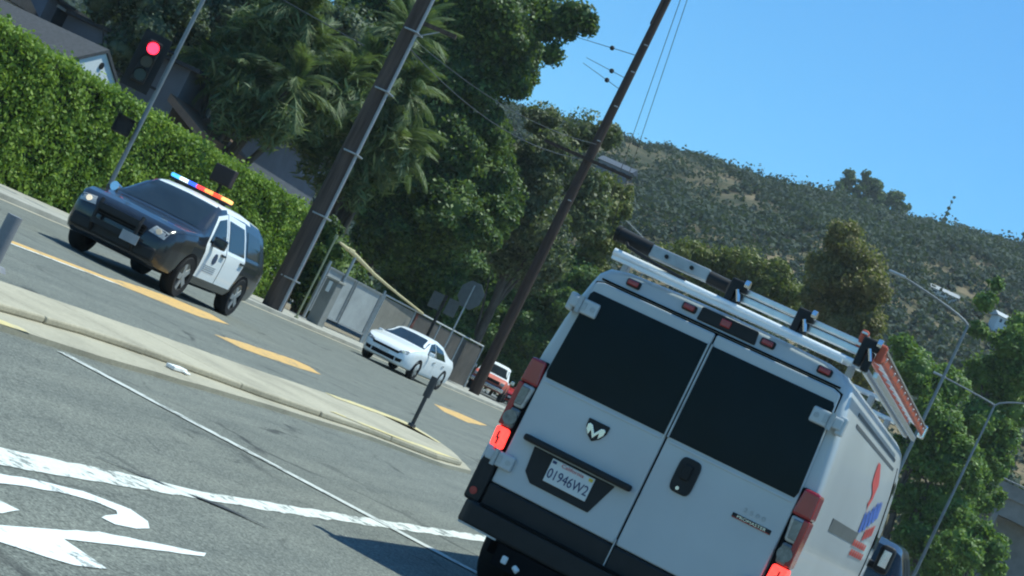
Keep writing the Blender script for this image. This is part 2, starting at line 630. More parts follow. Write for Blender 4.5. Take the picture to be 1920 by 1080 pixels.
# painted legend in the camera's lane
marking('road_letter', [(-3.87, 6.3), (-3.86, 6.9), (-3.85, 7.12), (-3.78, 7.44), (-3.62, 7.64), (-3.48, 7.58), (-3.395, 7.45), (-3.375, 7.28), (-3.40, 7.12), (-3.47, 7.10), (-3.50, 7.20), (-3.53, 7.36), (-3.585, 7.43), (-3.66, 7.36), (-3.715, 7.2), (-3.745, 6.9), (-3.74, 6.3)], m_letter_paint, 0.004, 0.006, 0.1)
marking('road_letter', [(-3.29, 5.6), (-3.275, 5.98), (-3.3, 6.8), (-3.155, 7.6), (-3.12, 7.5), (-3.165, 6.85), (-3.195, 6.32), (-2.93, 6.25), (-2.95, 6.02), (-3.2, 5.6)], m_letter_paint, 0.004, 0.006, 0.1)
marking('road_letter', [(-3.55, 6.2), (-3.545, 6.36), (-3.46, 6.38), (-3.40, 6.17), (-3.42, 6.0), (-3.50, 6.05)], m_letter_paint, 0.004, 0.01, 0.08)
# orange and white lines of the far carriageway
marking('orange_line', [(-13.9, 10), (-13.95, 20), (-14.0, 25.0), (-14.35, 26.2), (-14.6, 27.5), (-14.75, 28.8), (-14.55, 30.0), (-13.9, 29.6), (-13.35, 27.3), (-13.3, 26.2), (-13.5, 25.0), (-13.68, 20), (-13.65, 10)], m_orange_paint, 0.004, 0.02)
marking('orange_line', [(-11.6, 24.4), (-11.9, 25.9), (-12.0, 27.2), (-12.15, 28.9), (-11.95, 29.2), (-11.4, 28.5), (-11.2, 26.9), (-11.1, 25.4), (-11.1, 24.4)], m_orange_paint, 0.004, 0.02)
marking('orange_line', [(-13.75, 42), (-13.85, 44.5), (-13.4, 46), (-12.9, 43.7), (-12.4, 40.9), (-12.8, 40.1)], m_orange_paint, 0.004, 0.02)
marking('white_line', [(-13.55, 8), (-13.58, 24.6), (-13.45, 24.6), (-13.4, 8)], m_white_paint, 0.008, 0.01)
# sealed dark crack and skid streaks
marking('tar_seal', [(-4.35, 8.55), (-4.05, 8.85), (-3.85, 9.12), (-3.55, 9.3), (-3.52, 9.27), (-3.85, 9.04), (-4.05, 8.78), (-4.34, 8.52)], M('tar', (0.045, 0.046, 0.045), 0.7), 0.009, 0.025, 0.1)

isl = [(-7.3, 11.1), (-7.1, 11.35), (-7.0, 13), (-7.0, 17), (-6.9, 19.5), (-6.45, 21.2), (-6.5, 22.6), (-6.95, 23.6), (-7.4, 24.3), (-8.1, 25.0), (-8.5, 25.2), (-8.75, 24), (-8.8, 20), (-9.0, 14.5), (-9.1, 11.4), (-8.8, 11.0)]
mb = MB()
low = [(x, y) for x, y in ragged(isl, 0.02, 0.5)]
mb.prism(low, 2, -0.02, 0.045)
apron = mb.build('median_island', m_gutter)
apron['kind'] = 'structure'
cxm, cym = -7.95, 18.0
top = [(-7.55, 11.4), (-7.72, 13.9), (-7.62, 15.2), (-7.25, 17.2), (-7.05, 19.6), (-6.6, 21.2), (-6.6, 22.4), (-7.05, 23.4), (-7.5, 24.1), (-8.15, 24.8), (-8.45, 24.9), (-8.62, 24), (-8.68, 20), (-8.85, 14.5), (-8.95, 11.5), (-8.6, 11.15)]
er = [(-7.55, 11.4), (-7.72, 13.9), (-7.62, 15.2), (-7.25, 17.2), (-7.05, 19.6), (-6.6, 21.2), (-6.6, 22.4), (-7.05, 23.4), (-7.5, 24.1), (-8.0, 24.7)]
el = [(-8.95, 11.4), (-8.85, 14.5), (-8.68, 20), (-8.62, 24), (-8.5, 24.7)]
cuts = [11.3, 13.1, 14.9, 16.6, 18.4, 20.2, 21.9, 23.4, 24.75]
for ya, yb in zip(cuts[:-1], cuts[1:]):
    yy = np.linspace(ya + 0.008, yb - 0.008, 6)
    rgt = [(float(np.interp(y, [p[1] for p in er], [p[0] for p in er])) + random.uniform(-.012, .012), float(y)) for y in yy]
    lft = [(float(np.interp(y, [p[1] for p in el], [p[0] for p in el])) + random.uniform(-.012, .012), float(y)) for y in yy]
    dz = random.uniform(-.004, .003)
    MB().prism(rgt + lft[::-1], 2, 0.045, 0.115 + dz).build('kerb_slab', m_concrete, apron, bevel=0.018)
for poly in ([(-6.62, 22.3), (-6.62, 21.2), (-7.07, 19.6), (-7.3, 19.0), (-7.35, 19.3), (-7.0, 20.4), (-6.85, 21.6)], [(-8.45, 24.86), (-8.6, 24), (-8.66, 22.0), (-8.45, 22.0), (-8.3, 23.8), (-8.1, 24.3), (-7.45, 23.8), (-7.5, 24.05), (-8.15, 24.75)]):
    marking('yellow_kerb', poly, m_yellow_paint, 0.119, 0.012, 0.25, apron)
marking('yellow_kerb', [(-7.3, 11.15), (-7.12, 11.4), (-7.06, 11.95), (-7.2, 12.0), (-7.45, 11.4)], m_yellow_paint, 0.05, 0.012, 0.2, apron)
o = tag(MB().box((0, 0, 0.02), (0.10, 0.28, 0.04)).box((0.06, 0.1, 0.012), (0.06, 0.1, 0.02)).build('litter_scrap', M('paper', (0.75, 0.75, 0.73), 0.8), loc=(-7.35, 15.05, 0.05), bevel=0.012), 'scrap of white litter lying on the concrete median', 'litter')

# far kerb and sidewalk
mb = MB()
mb.prism([(-22.3, -0.02), (-22.3, 0.13), (-22.45, 0.135), (-22.45, -0.02)], 1, 20, 84)
kb = mb.build('kerb', m_walk, bevel=0.02)
kb['kind'] = 'structure'
mb = MB()
mb.box((-24.25, 52, 0.055), (3.56, 64, 0.14))
sw = mb.build('sidewalk', m_walk)
sw['kind'] = 'structure'
sheet('gutter', [(-22.28, 20), (-21.85, 20), (-21.85, 84), (-22.28, 84)], 0.004, m_gutter)

# ------------------------------------------------------------------ hill
def ridge(x):
    return np.interp(x, [-700, -400, -240, -137, -119, -89, -55, -26, 60, 200, 500], [25, 45, 62, 69.5, 72.5, 75, 82, 88, 104, 120, 80])


def hill_z(x, y):
    t = np.clip((y - 140) / 310.0, 0, 1)
    s = t * t * (3 - 2 * t) * 0.55 + t * 0.45
    z = ridge(x) * s
    z = z + t * (1 - t) * (9 * np.sin(x * 0.035 + y * 0.012) + 6 * np.sin(x * 0.07 - y * 0.03 + 1.3) + 3 * np.sin(x * 0.16 + 0.09 * y))
    back = np.clip((y - 450) / 400.0, 0, 1)
    return z * (1 - back ** 1.5) - 0.5


xs = np.linspace(-700, 500, 160)
ys = np.concatenate([np.linspace(140, 450, 70), np.linspace(458, 850, 24)])
X, Y = np.meshgrid(xs, ys)
Z = hill_z(X, Y) + rng.normal(0, 0.25, X.shape)
nx, ny = len(xs), len(ys)
mb = MB()
mb.add(np.stack([X.ravel(), Y.ravel(), Z.ravel()], 1).tolist(), [(j * nx + i, j * nx + i + 1, (j + 1) * nx + i + 1, (j + 1) * nx + i) for j in range(ny - 1) for i in range(nx - 1)])
m_hill, t, b = new_mat('dry_hillside')
p = pos(t)
c = ramp(t, noise(t, 0.03, 8, p, 0.7), [(0.40, (0.035, 0.042, 0.024)), (0.52, (0.12, 0.10, 0.06)), (0.66, (0.25, 0.19, 0.12))])
c = mix(t, ramp(t, noise(t, 0.25, 6, p, 0.7), [(0.45, (0, 0, 0)), (0.6, (0.8, 0.8, 0.8))]), c, (0.05, 0.06, 0.03))
link(t, c, b.inputs['Base Color'])
b.inputs['Roughness'].default_value = 0.95
b.inputs['Specular IOR Level'].default_value = 0.1
h = mb.build('hill', m_hill, smooth=True, angle=90)
h['kind'] = 'structure'

# chaparral: bushes beyond counting, one object
n = 10500
bx = rng.uniform(-200, 15, n)
by = 155 + 305 * rng.uniform(0, 1, n) ** 0.8
dens = np.sin(bx * 0.09 + 0.5) * np.sin(by * 0.07) + 0.6 * np.sin(bx * 0.21 + by * 0.13) + rng.normal(0, 0.5, n)
ub = bx / by + 0.010 * np.sin(by * 0.11) + rng.normal(0, 0.006, n)
bare = (np.abs(ub + 0.283) < 0.026) & (by > 335) & (by < 430)
house_clear = (np.abs(bx / by + 0.288) < 0.013) & (by > 290) & (by < 322)
bare2 = (np.abs(ub + 0.232) < 0.030) & (by > 320) & (by < 400)
keep = (dens > -1.6) & ~house_clear & ~(bare & (rng.uniform(0, 1, n) < 0.85)) & ~(bare2 & (rng.uniform(0, 1, n) < 0.6))
bx, by = bx[keep], by[keep]
bz = hill_z(bx, by)
rr = rng.uniform(1.0, 2.4, len(bx)) * (1 + 0.4 * np.sin(bx * 0.13 + 1) * np.sin(by * 0.05 + bx * 0.04)) * (1 + (rng.uniform(0, 1, len(bx)) < 0.08) * 0.8)
ml = 38
D = rng.normal(0, 1, (len(bx), ml, 3))
D /= np.linalg.norm(D, axis=2, keepdims=True)
D[:, :, 2] = np.abs(D[:, :, 2]) * 1.0 - 0.15
cen = np.stack([bx, by, bz + rr * 0.15], 1)[:, None, :]
P = (cen + D * (rr[:, None, None] * rng.uniform(0.65, 1.05, (len(bx), ml, 1)))).reshape(-1, 3)
V = leaf_quads(P, D.reshape(-1, 3) + np.array([0, 0, 0.3]), 0.8, 0.75, 0.6)
tag(quads_obj('chaparral', V, L_hill), kind='stuff')


# ------------------------------------------------------------------ ridge trees
def hill_tree(x, y, hgt, spread_, label, thin=False):
    z0 = float(hill_z(np.array(x), np.array(y)))
    if thin:
        cl = [(x + random.uniform(-.2, .2), z0 + hgt * s, spread_ * (1.1 - s)) for s in (0.35, 0.5, 0.65, 0.8, 0.93)]
    else:
        cl = [(x + random.uniform(-1, 1) * spread_ * (1.1 - 0.6 * q), z0 + hgt * q, spread_ * random.uniform(0.4, 0.7)) for q in np.linspace(0.2, 0.95, 10)]
    return tree('ridge_tree' if not thin else 'slender_tree', label, (x, y, z0), cl, 22 if not thin else 26, 0.75, L_dark, 0.25, 'trees along the ridge', core=0.45)


hill_tree(-72, 449, 10.5, 3.0, 'leftmost and tallest round tree of the clump on the ridge')
hill_tree(-68, 448, 11, 2.6, 'round tree second from left in the clump on the ridge')
hill_tree(-64.5, 449, 9.5, 2.8, 'middle bushy tree of the clump standing on the ridge')
hill_tree(-60, 448, 8, 3.0, 'broad reddish dark tree right of the clump on the ridge')
hill_tree(-56.5, 447, 5.5, 1.8, 'lowest tree at the right end of the ridge clump')
hill_tree(-46.5, 447, 10.5, 0.9, 'slender dark tree alone against the sky on the ridge', True)
hill_tree(-27, 447, 11, 0.8, 'slender dark tree on the ridge at the far right edge', True)

# houses on the hill
def small_house(x, y, sx, sy, hgt, label, wall, roofm, rz=0.0):
    z0 = float(hill_z(np.array(x), np.array(y)))
    t = thing('hillside_house', label, 'house', (x, y, z0), rz)
    MB().box((0, 0, hgt / 2 - 1), (sx, sy, hgt + 2)).build('wall', wall, t)
    MB().prism([(-sy / 2 - .4, hgt), (sy / 2 + .4, hgt), (0, hgt + sy * 0.28)], 0, -sx / 2 - .4, sx / 2 + .4).build('roof', roofm, t)
    for k in (-1, 0, 1):
        wn = MB().box((k * sx * 0.3, -sy / 2 - 0.02, hgt * 0.6), (sx * 0.14, 0.06, hgt * 0.35)).build('window', m_carglass, t)
    return t


small_house(-91.3, 316, 6.5, 4.5, 2.2, 'long slate blue roofed house high on the hill beside the second pole', m_stucco_g, M('blue_slate_roof', (0.045, 0.062, 0.09), 0.7, local=False))
small_house(-25.8, 300, 4.6, 3, 0.9, 'white low house among the shrubs on the hill behind the tall lamp', m_stucco_w, M('grey_roof', (0.3, 0.31, 0.32), 0.7, local=False))
small_house(-15.3, 300, 3.0, 3, 1.7, 'bright white house on the hill at the right edge', m_stucco_w, M('pale_roof', (0.4, 0.42, 0.44), 0.7, local=False), R(25))

# ------------------------------------------------------------------ trees
T_dark = [(-40.2, 15.7, 2.6), (-37.3, 17.3, 2.8), (-34.2, 18.2, 2.5), (-32.0, 19.7, 1.5), (-30.6, 20.4, 0.8), (-30.9, 17.8, 0.7), (-33.4, 16.0, 1.7), (-35.3, 14.6, 2.3), (-37.2, 13.2, 2.0), (-36.9, 10.1, 2.3), (-34.4, 11.1, 2.4), (-32.8, 12.8, 1.5), (-32.0, 10.3, 1.8), (-34.3, 8.4, 2.5), (-36.4, 7.2, 1.7), (-31.3, 7.5, 2.2), (-33.7, 5.8, 2.2), (-35.4, 4.7, 1.4), (-30.1, 9.0, 1.2), (-42.1, 15.3, 1.7), (-39.0, 20.4, 3.4), (-35.5, 21.5, 2.6)]
T_grey = [(-32.8, 15.7, 1.2), (-30.4, 16.2, 1.4), (-28.8, 16.4, 0.8), (-30.7, 13.7, 1.8), (-32.7, 12.8, 1.5), (-30.7, 11.0, 2.0), (-29.2, 13.3, 1.5), (-31.9, 9.1, 1.8), (-29.3, 9.6, 1.8), (-28.0, 11.5, 1.3), (-30.7, 7.6, 1.5)]
T_bush = [(-34.3, 4.3, 1.3), (-32.7, 4.6, 1.5), (-31.6, 5.8, 1.5), (-29.8, 5.6, 1.6), (-28.2, 5.7, 1.8), (-27.1, 6.9, 1.6), (-25.6, 5.9, 1.4), (-26.8, 4.4, 1.5), (-28.6, 3.9, 1.5), (-26.0, 8.0, 1.2), (-30.1, 4.2, 1.5), (-27.4, 2.8, 1.2), (-25.8, 3.0, 0.9), (-35.7, 4.3, 1.2)]
T_vine = [(-27.1, 3.5, 0.6), (-26.6, 3.0, 0.7), (-26.9, 2.5, 0.6), (-27.8, 3.5, 0.5), (-27.2, 1.4, 0.6), (-26.5, 1.6, 0.6), (-27.6, 0.8, 0.5)]
T_yel = [(-28.4, 15.3, 1.6), (-26.5, 15.7, 1.5), (-24.2, 16.3, 1.7), (-22.1, 16.4, 1.5), (-20.5, 15.8, 1.3), (-30.5, 14.6, 1.0), (-25.9, 13.8, 1.9), (-22.5, 14.5, 1.9)]
T_brn = [(-16.6, 18.8, 1.5), (-15.0, 18.2, 1.5), (-16.5, 16.7, 1.9), (-16.6, 14.8, 1.5), (-14.6, 15.7, 1.9), (-13.8, 16.8, 1.4), (-14.6, 13.4, 1.7), (-13.0, 14.6, 1.3), (-13.2, 11.8, 2.0)]
T_ra = [(-8.5, 12.5, 1.4), (-6.6, 12.3, 1.5), (-6.5, 10.3, 1.8), (-6.6, 7.9, 1.5), (-4.4, 8.6, 1.8), (-5.9, 5.5, 1.5), (-3.7, 5.9, 1.7), (-4.4, 3.6, 1.5), (-10.0, 13.5, 0.8), (-2.8, 3.0, 1.8)]
T_rb = [(-7.2, 19.1, 0.8), (-7.0, 20.3, 0.6), (-7.0, 17.3, 0.7), (-5.2, 14.8, 1.8), (-4.5, 17.0, 1.5), (-4.9, 18.7, 0.8), (-4.4, 11.9, 1.8), (-3.0, 13.7, 1.5), (-3.0, 10.0, 1.5), (-2.7, 11.6, 1.3), (-2.4, 7.8, 1.1), (-3.5, 15.6, 1.6)]
T_rc = [(-0.3, 4.7, 0.8), (-1.2, 5.4, 0.7), (-1.3, 3.9, 1.0), (-0.0, 3.7, 0.8), (-2.1, 4.4, 0.8)]
T_sm = [(-32.4, 15.9, 1.0), (-31.4, 14.7, 1.2), (-31.4, 13.1, 1.4), (-31.6, 11.9, 1.4), (-31.1, 16.0, 0.6), (-31.3, 10.4, 1.6)]
T_back = [(-45.7, 8.5, 1.4), (-46.4, 7.1, 1.0), (-44.5, 9.2, 1.5), (-42.7, 9.2, 1.5), (-41.9, 7.3, 1.4), (-41.5, 10.5, 1.7), (-38.9, 11.2, 2.0), (-37.4, 12.2, 1.9), (-44.3, 6.6, 1.0), (-41.2, 12.6, 2.2), (-44.9, 11.1, 2.0), (-35.3, 12.2, 1.7), (-48.0, 7.5, 1.0)]
tree('broadleaf_tree', 'huge dark green tree rising past the top of the photo behind the first pole', (-36, 87), T_dark, 330, 0.27, L_dark, 0.6, 'big trees beyond the fence')
tree('broadleaf_tree', 'grey green loose tree left of the second pole', (-30.5, 95), T_grey, 210, 0.25, L_grey, 0.3, 'big trees beyond the fence', core=0.34)
tree('broadleaf_tree', 'small yellow green tree right behind the second pole, below the hill house', (-31, 112), T_sm, 200, 0.25, L_yellow, 0.25, 'big trees beyond the fence', core=0.5)
tree('broadleaf_tree', 'dark tree behind the palm, above the houses at upper left', (-41, 74), T_back, 260, 0.24, L_back, 0.4, 'big trees beyond the fence')
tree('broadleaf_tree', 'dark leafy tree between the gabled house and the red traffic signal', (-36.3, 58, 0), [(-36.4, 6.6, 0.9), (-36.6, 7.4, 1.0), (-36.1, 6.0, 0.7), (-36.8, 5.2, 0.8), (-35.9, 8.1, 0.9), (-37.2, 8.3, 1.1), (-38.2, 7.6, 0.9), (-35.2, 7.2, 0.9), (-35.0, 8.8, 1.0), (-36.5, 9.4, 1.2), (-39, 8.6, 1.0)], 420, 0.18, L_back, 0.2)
tree('broadleaf_tree', 'wide yellow green tree crown above the ladder rack of the van', (-24.5, 126), T_yel, 190, 0.28, L_yellow, 0.35, 'trees beyond the junction', core=0.55)
tree('broadleaf_tree', 'tall olive brown tree standing against the hill right of the rack', (-15, 113), T_brn, 260, 0.25, L_brown, 0.4, 'trees beyond the junction', core=0.55, droop=0.5)
tree('broadleaf_tree', 'green tree directly right of the van with a forked pale trunk', (-5.3, 105), T_ra, 210, 0.27, L_bright, 0.25, 'trees beyond the junction', trunks=2)
tree('broadleaf_tree', 'tall green tree behind the lamp posts at the right edge, with a narrow top', (-4.2, 113), T_rb, 200, 0.27, L_bright, 0.35, 'trees beyond the junction')
tree('small_tree', 'low bright green tree in the bottom right corner before the overpass', (-1, 96), T_rc, 190, 0.28, L_bright, 0.12, 'trees beyond the junction')
# undergrowth: separate shrubs behind the fence
sh_l = ['leafy shrub behind the dark fence, nearest the grey gate', 'leafy shrub spilling over the fence beside the square sign backs', 'tall leafy shrub behind the stop sign', 'leafy shrub filling the gap left of the second pole', 'shrub rising right of the second pole above the red vehicles']
for k, (idx, lb) in enumerate(zip(((0, 1, 13), (2, 10), (3, 8), (4, 5, 7), (6, 9, 11, 12)), sh_l)):
    cl = [T_bush[i] for i in idx]
    yb = 92
    if k >= 1:      # these stand further back, beyond the red vehicles
        cl = [(x * 1.2, 1.33 + (z - 1.33) * 1.2, r * 1.2) for x, z, r in cl]
        yb = 110
    bxm = sum(c[0] for c in cl) / len(cl)
    t = thing('shrub', lb, 'shrub', (bxm, yb, 0), 0, 'shrubs behind the fence')
    full = []
    for (x, z, r) in cl:
        full += [(x - bxm, random.uniform(-1, 1), z, r * 1.1), (x - bxm + 0.4, random.uniform(-1, 1), z * 0.5, r * 1.2)]
    crown('foliage', full, 230, 0.28, L_bush, t)['kind'] = 'stuff'
    MB().tube([(0, 0, 0), (0.2, 0, 1), (0.1, 0.1, 2.2)], [0.12, 0.09, 0.04], 6).build('stem', m_bark, t)
t = thing('vine_shrub', 'dark climbing shrub between the first pole and the grey gate', 'shrub', (-27, 62, 0))
crown('foliage', [(x + 27, random.uniform(-.6, .6), z, r) for x, z, r in T_vine] + [(0.2, 0.6, 1.5, 1.1), (-0.6, 0.9, 2.4, 1.0), (0.5, 0, 0.7, 0.8), (0.2, 2, 2, 1.2), (-.5, 3.5, 2.2, 1.3)], 420, 0.17, L_dark, t)['kind'] = 'stuff'
MB().tube([(0, 0, 0), (0.1, 0, 1), (0, 0.1, 2.4)], [0.06, 0.05, 0.03], 6).build('stem', m_bark, t)

# ------------------------------------------------------------------ hedge
hd = thing('hedge', 'long clipped green hedge wall along the sidewalk behind the police car', 'hedge', (-26, 45, 0))
MB().box((-1.25, 0.5, 1.78), (1.9, 23.4, 3.56)).build('core', M('hedge_inside', (0.02, 0.035, 0.012), 0.9, local=False), hd)
n = 64000
f = rng.uniform(0, 1, n)
P = np.zeros((n, 3))
N = np.zeros((n, 3))
front = f < 0.74
topf = (f >= 0.74) & (f < 0.94)
end = f >= 0.94
P[:, 1] = rng.uniform(-11.3, 12.4, n)
P[:, 2] = rng.uniform(0.02, 3.72, n)
P[front, 0] = rng.normal(-0.12, 0.10, front.sum())
N[front] = (1, 0, 0.35)
P[topf, 0] = rng.uniform(-2.2, 0, topf.sum())
P[topf, 2] = rng.normal(3.66, 0.09, topf.sum())
N[topf] = (0.2, 0, 1)
P[end, 0] = rng.uniform(-2.2, 0, end.sum())
P[end, 1] = np.where(rng.uniform(0, 1, end.sum()) < 0.5, rng.normal(12.3, .08, end.sum()), rng.normal(-11.2, .08, end.sum()))
N[end] = (0.2, 0.6, 0.3)
gx = rng.normal(0, 1, (60, 12))
for _ in range(1):
    gx = (gx + np.roll(gx, 1, 0) + np.roll(gx, 1, 1)) / 2.2
gi = np.clip(((P[:, 1] + 12) * 2.4).astype(int), 0, 58)
gj = np.clip((P[:, 2] * 2.8).astype(int), 0, 10)
fy = (P[:, 1] + 12) * 2.4 - gi
fz = P[:, 2] * 2.8 - gj
wob = 0.075 * ((gx[gi, gj] * (1 - fy) + gx[gi + 1, gj] * fy) * (1 - fz) + (gx[gi, gj + 1] * (1 - fy) + gx[gi + 1, gj + 1] * fy) * fz)
thin = front & (wob < -0.055) & (rng.uniform(0, 1, n) < 0.55)      # sparse, woody places
P[:, 0] += np.where(front, wob, 0)
P[:, 2] += np.where(topf, 0.10 * np.sin(P[:, 1] * 2.3) + 0.06 * np.sin(P[:, 1] * 6.1 + P[:, 0] * 3), 0)
P, N = P[~thin], N[~thin]
tag(quads_obj('foliage', leaf_quads(P, N, 0.135, 0.6, 0.75), L_hedge, hd), kind='stuff')

# ------------------------------------------------------------------ palm behind the hedge
def frond_mesh(L=3.6, n=26, lw=0.62, bend=1.9):
    spine = []
    a = 0.0
    p = Vector((0, 0, 0))
    for i in range(n + 1):
        spine.append(p.copy())
        a = bend * (i / n) ** 1.1
        p += Vector((math.cos(a), 0, -math.sin(a))) * (L / n)
    qs = []
    for i in range(2, n + 1):
        d = (spine[i] - spine[i - 1]).normalized()
        ln = lw * math.sin(math.pi * min(1, 0.12 + 0.86 * i / n)) ** 0.6
        for s in (-1, 1):
            for h_ in (0, 0.5):
                b0 = spine[i - 1].lerp(spine[i], h_)
                tip = b0 + d * ln * random.uniform(.4, .9) + Vector((0, s, 0)) * ln * random.uniform(.25, .8) + Vector((0, 0, -0.6 * ln * random.uniform(.5, 1.8)))
                wv = d * 0.03
                qs.append([b0 - wv, b0 + wv, tip + d * 0.012, tip - d * 0.012])
    for i in range(n):
        up_ = Vector((0, 0.022, 0))
        qs.append([spine[i] - up_, spine[i] + up_, spine[i + 1] + up_ * 0.8, spine[i + 1] - up_ * 0.8])
    return np.array([[list(v) for v in q] for q in qs])


def palm(label, loc, heads, nf, L, group):
    """several leaning stems that fan from one base, each carrying a head of drooping fronds"""
    t = thing('palm_tree', label, 'palm tree', loc, 0, group)
    protos = [quads_obj('frond', frond_mesh(L * s, 26, 0.55, bd), L_palm, t) for s, bd in ((1, 1.9), (0.85, 2.3), (1.1, 1.5))]
    used = 0
    for (hx, hy, hz, r0) in heads:
        MB().tube([(0.1 * hx, 0, -0.1), (0.25 * hx, 0.2 * hy, hz * 0.35), (0.65 * hx, 0.6 * hy, hz * 0.75), (hx, hy, hz)], [r0 * 1.3, r0, r0 * 0.8, r0 * 0.7], 9).build('trunk', m_bark, t, smooth=True, angle=80)
        for k in range(nf):
            pr = protos[used % 3]
            o = pr if used < 3 else pr.copy()
            if used >= 3:
                C.objects.link(o)
            used += 1
            o.location = (hx, hy, hz)
            el = random.uniform(-70, 25) if k % 3 else random.uniform(-110, -60)
            o.rotation_euler = (random.uniform(-.3, .3), -R(-el) - R(15), random.uniform(0, 2 * math.pi))
            sc_ = random.uniform(0.75, 1.1)
            o.scale = (sc_, sc_, sc_)
    sk = []
    for (hx, hy, hz, r0) in heads:
        for _ in range(3):
            sk.append((hx + random.uniform(-1, 1), hy + random.uniform(-.8, .8), hz + random.uniform(-1.6, .6), random.uniform(.8, 1.3)))
    o = crown('loose_strands', sk, 75, 0.62, L_palm, t, 0, 0.14, droop=1.2)
    o['kind'] = 'stuff'
    return t


palm('many stemmed palm with drooping fronds behind the hedge, left of the first pole', (-32.4, 60.8, 0), [(-0.6, 0.5, 8.2, 0.16), (1.2, 1.0, 9.3, 0.17), (2.6, 2.2, 8.6, 0.15), (0.3, -0.4, 7.2, 0.15), (-1.9, 0.3, 7.2, 0.14), (0.6, 0.2, 10.6, 0.16), (1.9, -.4, 7.6, .13), (-.9, .9, 9.6, .14)], 36, 2.2, 'palms behind the hedge')
palm('taller palm whose yellow green fronds brush the first pole', (-28.9, 67.0, 0), [(-1.3, -2.1, 9.6, 0.2), (0.3, -1.3, 9.9, 0.17), (-.6, -1.0, 11.8, 0.18), (.8, -1.3, 7.6, 0.15), (-.3, -1.9, 7.0, .15), (-1.5, -1.7, 8.4, .15)], 40, 2.4, 'palms behind the hedge')

# ------------------------------------------------------------------ houses behind the hedge
h1 = thing('gabled_house', 'house with dark shingle roof and white gable above the hedge', 'house', (-30, 47.1, 0))
MB().prism([(-3.9, 0), (3.9, 0), (3.9, 2.92), (0, 4.92), (-3.9, 2.92)], 0, -11, 0.08).build('wall', m_stucco_w, h1)
MB().prism([(-4.3, 2.82), (0, 5.05), (4.3, 2.82), (4.3, 2.70), (0, 4.93), (-4.3, 2.70)], 0, -11.4, 0.15).build('roof', m_roof, h1)
v = MB().cyl((0.07, 0.1, 4.5), (0.12, 0.1, 4.5), 0.11, n=14).build('vent', m_signal, h1)
h3 = thing('white_house', 'white walled house with dark windows at the top left corner', 'house', (-40, 57.0, 0))
MB().box((-3, -3.2, 2.9), (6, 6, 5.8)).build('wall', m_stucco_w, h3)
MB().prism([(-6.7, 5.8), (0.3, 5.8), (-3.2, 7.2)], 0, -6.3, 0.4).build('roof', m_roof, h3)
wd = MB().box((0.03, -2.5, 4.9), (0.06, 1.2, 0.9)).build('window', m_carglass, h3)
MB().box((0.05, -2.5, 5.4), (0.1, 1.4, 0.08)).box((0.05, -2.5, 4.4), (0.1, 1.4, 0.08)).box((0.05, -1.84, 4.9), (0.1, .08, .92)).box((0.05, -3.16, 4.9), (0.1, .08, .92)).build('frame', m_stucco_w, wd)
h4 = thing('shed', 'dark grey shed with a pale framed window above the dark roof', 'shed', (-40, 57.8, 0))
MB().box((-1.5, 1.8, 3.4), (3, 3.6, 6.8)).build('wall', m_stucco_g, h4)
MB().box((-1.5, 1.8, 6.86), (3.4, 4.0, 0.12)).build('roof', m_roof, h4)
wd = MB().box((0.03, 1.6, 6.25), (0.06, 1.7, 0.7)).build('window', m_carglass, h4)
MB().box((0.05, 1.6, 6.65), (0.1, 1.9, 0.1)).box((0.05, 2.52, 6.25), (0.1, .1, .7)).build('frame', M('pale_frame', (.4, .42, .42), 0.6), wd)
h2 = thing('stucco_house', 'slate grey stucco house behind the palm with a brown porch roof', 'house', (-34, 62.6, 0))
MB().box((-3, 4.2, 3.3), (6, 15, 6.6)).build('wall', m_stucco_g, h2)
MB().prism([(-3.6, 6.6), (12.1, 6.6), (12.1, 6.75), (-3.6, 6.75)], 0, -6.3, 0.5).build('roof', m_roof, h2)
MB().prism([(0.0, 5.15), (1.9, 4.35), (1.9, 4.65), (0.0, 5.45)], 1, -3.9, 0.7).build('porch_roof', m_brown, h2)
wd = MB().box((0.03, -0.2, 5.75), (0.06, 0.9, 1.1)).build('window', m_carglass, h2)
MB().box((0.06, -.7, 5.75), (.12, .1, 1.3)).box((0.06, .3, 5.75), (.12, .1, 1.3)).box((0.06, -.2, 6.35), (.12, .9, .1)).box((0.06, -.2, 5.15), (.12, .9, .1)).build('frame', m_stucco_w, wd)

# ------------------------------------------------------------------ utility poles and cables
p1 = thing('utility_pole', 'thick weathered wooden utility pole with a pale conduit, beside the hedge end', 'utility pole', (-22.85, 50.9, 0), 0, 'wooden utility poles')
MB().tube([(0, 0, -0.3), (0, 0, 4), (0, 0, 9), (0, 0, 15)], [0.35, 0.31, 0.27, 0.22], 16).build('shaft', m_wood, p1, smooth=True, angle=60)
MB().cyl((0.34, -0.13, 0.05), (0.28, -0.11, 12), 0.055, 0.055, 10).build('conduit', M('pale_conduit', (0.33, 0.34, 0.35), 0.45), p1, smooth=True)
for z in (1.2, 3.4, 5.6, 7.8, 9.9):
    MB().box((0.16, -0.06, z), (0.50, 0.54, 0.05)).build('strap', m_steel, p1, bevel=0.01)
MB().box((0.75, 0, 10.3), (1.5, 0.10, 0.13)).build('bracket', m_wood, p1)
MB().cyl((0.2, -0.05, 9.75), (0.95, -0.02, 10.25), 0.02).build('brace', m_steel, p1)
p2 = thing('utility_pole', 'tall dark wooden utility pole standing against the sky, further down the sidewalk', 'utility pole', (-24.0, 78, 0), 0, 'wooden utility poles')
MB().tube([(0, 0, -0.3), (0, 0, 6), (0, 0, 14), (0, 0, 26.6)], [0.27, 0.25, 0.22, 0.16], 16).build('shaft', m_wood2, p2, smooth=True, angle=60)
MB().box((0.05, -0.28, 12.2), (4.6, 0.12, 0.14)).build('crossarm', m_wood2, p2)
MB().cyl((-0.1, -0.3, 19.2), (-0.1, -0.3, 21.0), 0.06).build('insulator', m_wood2, p2)
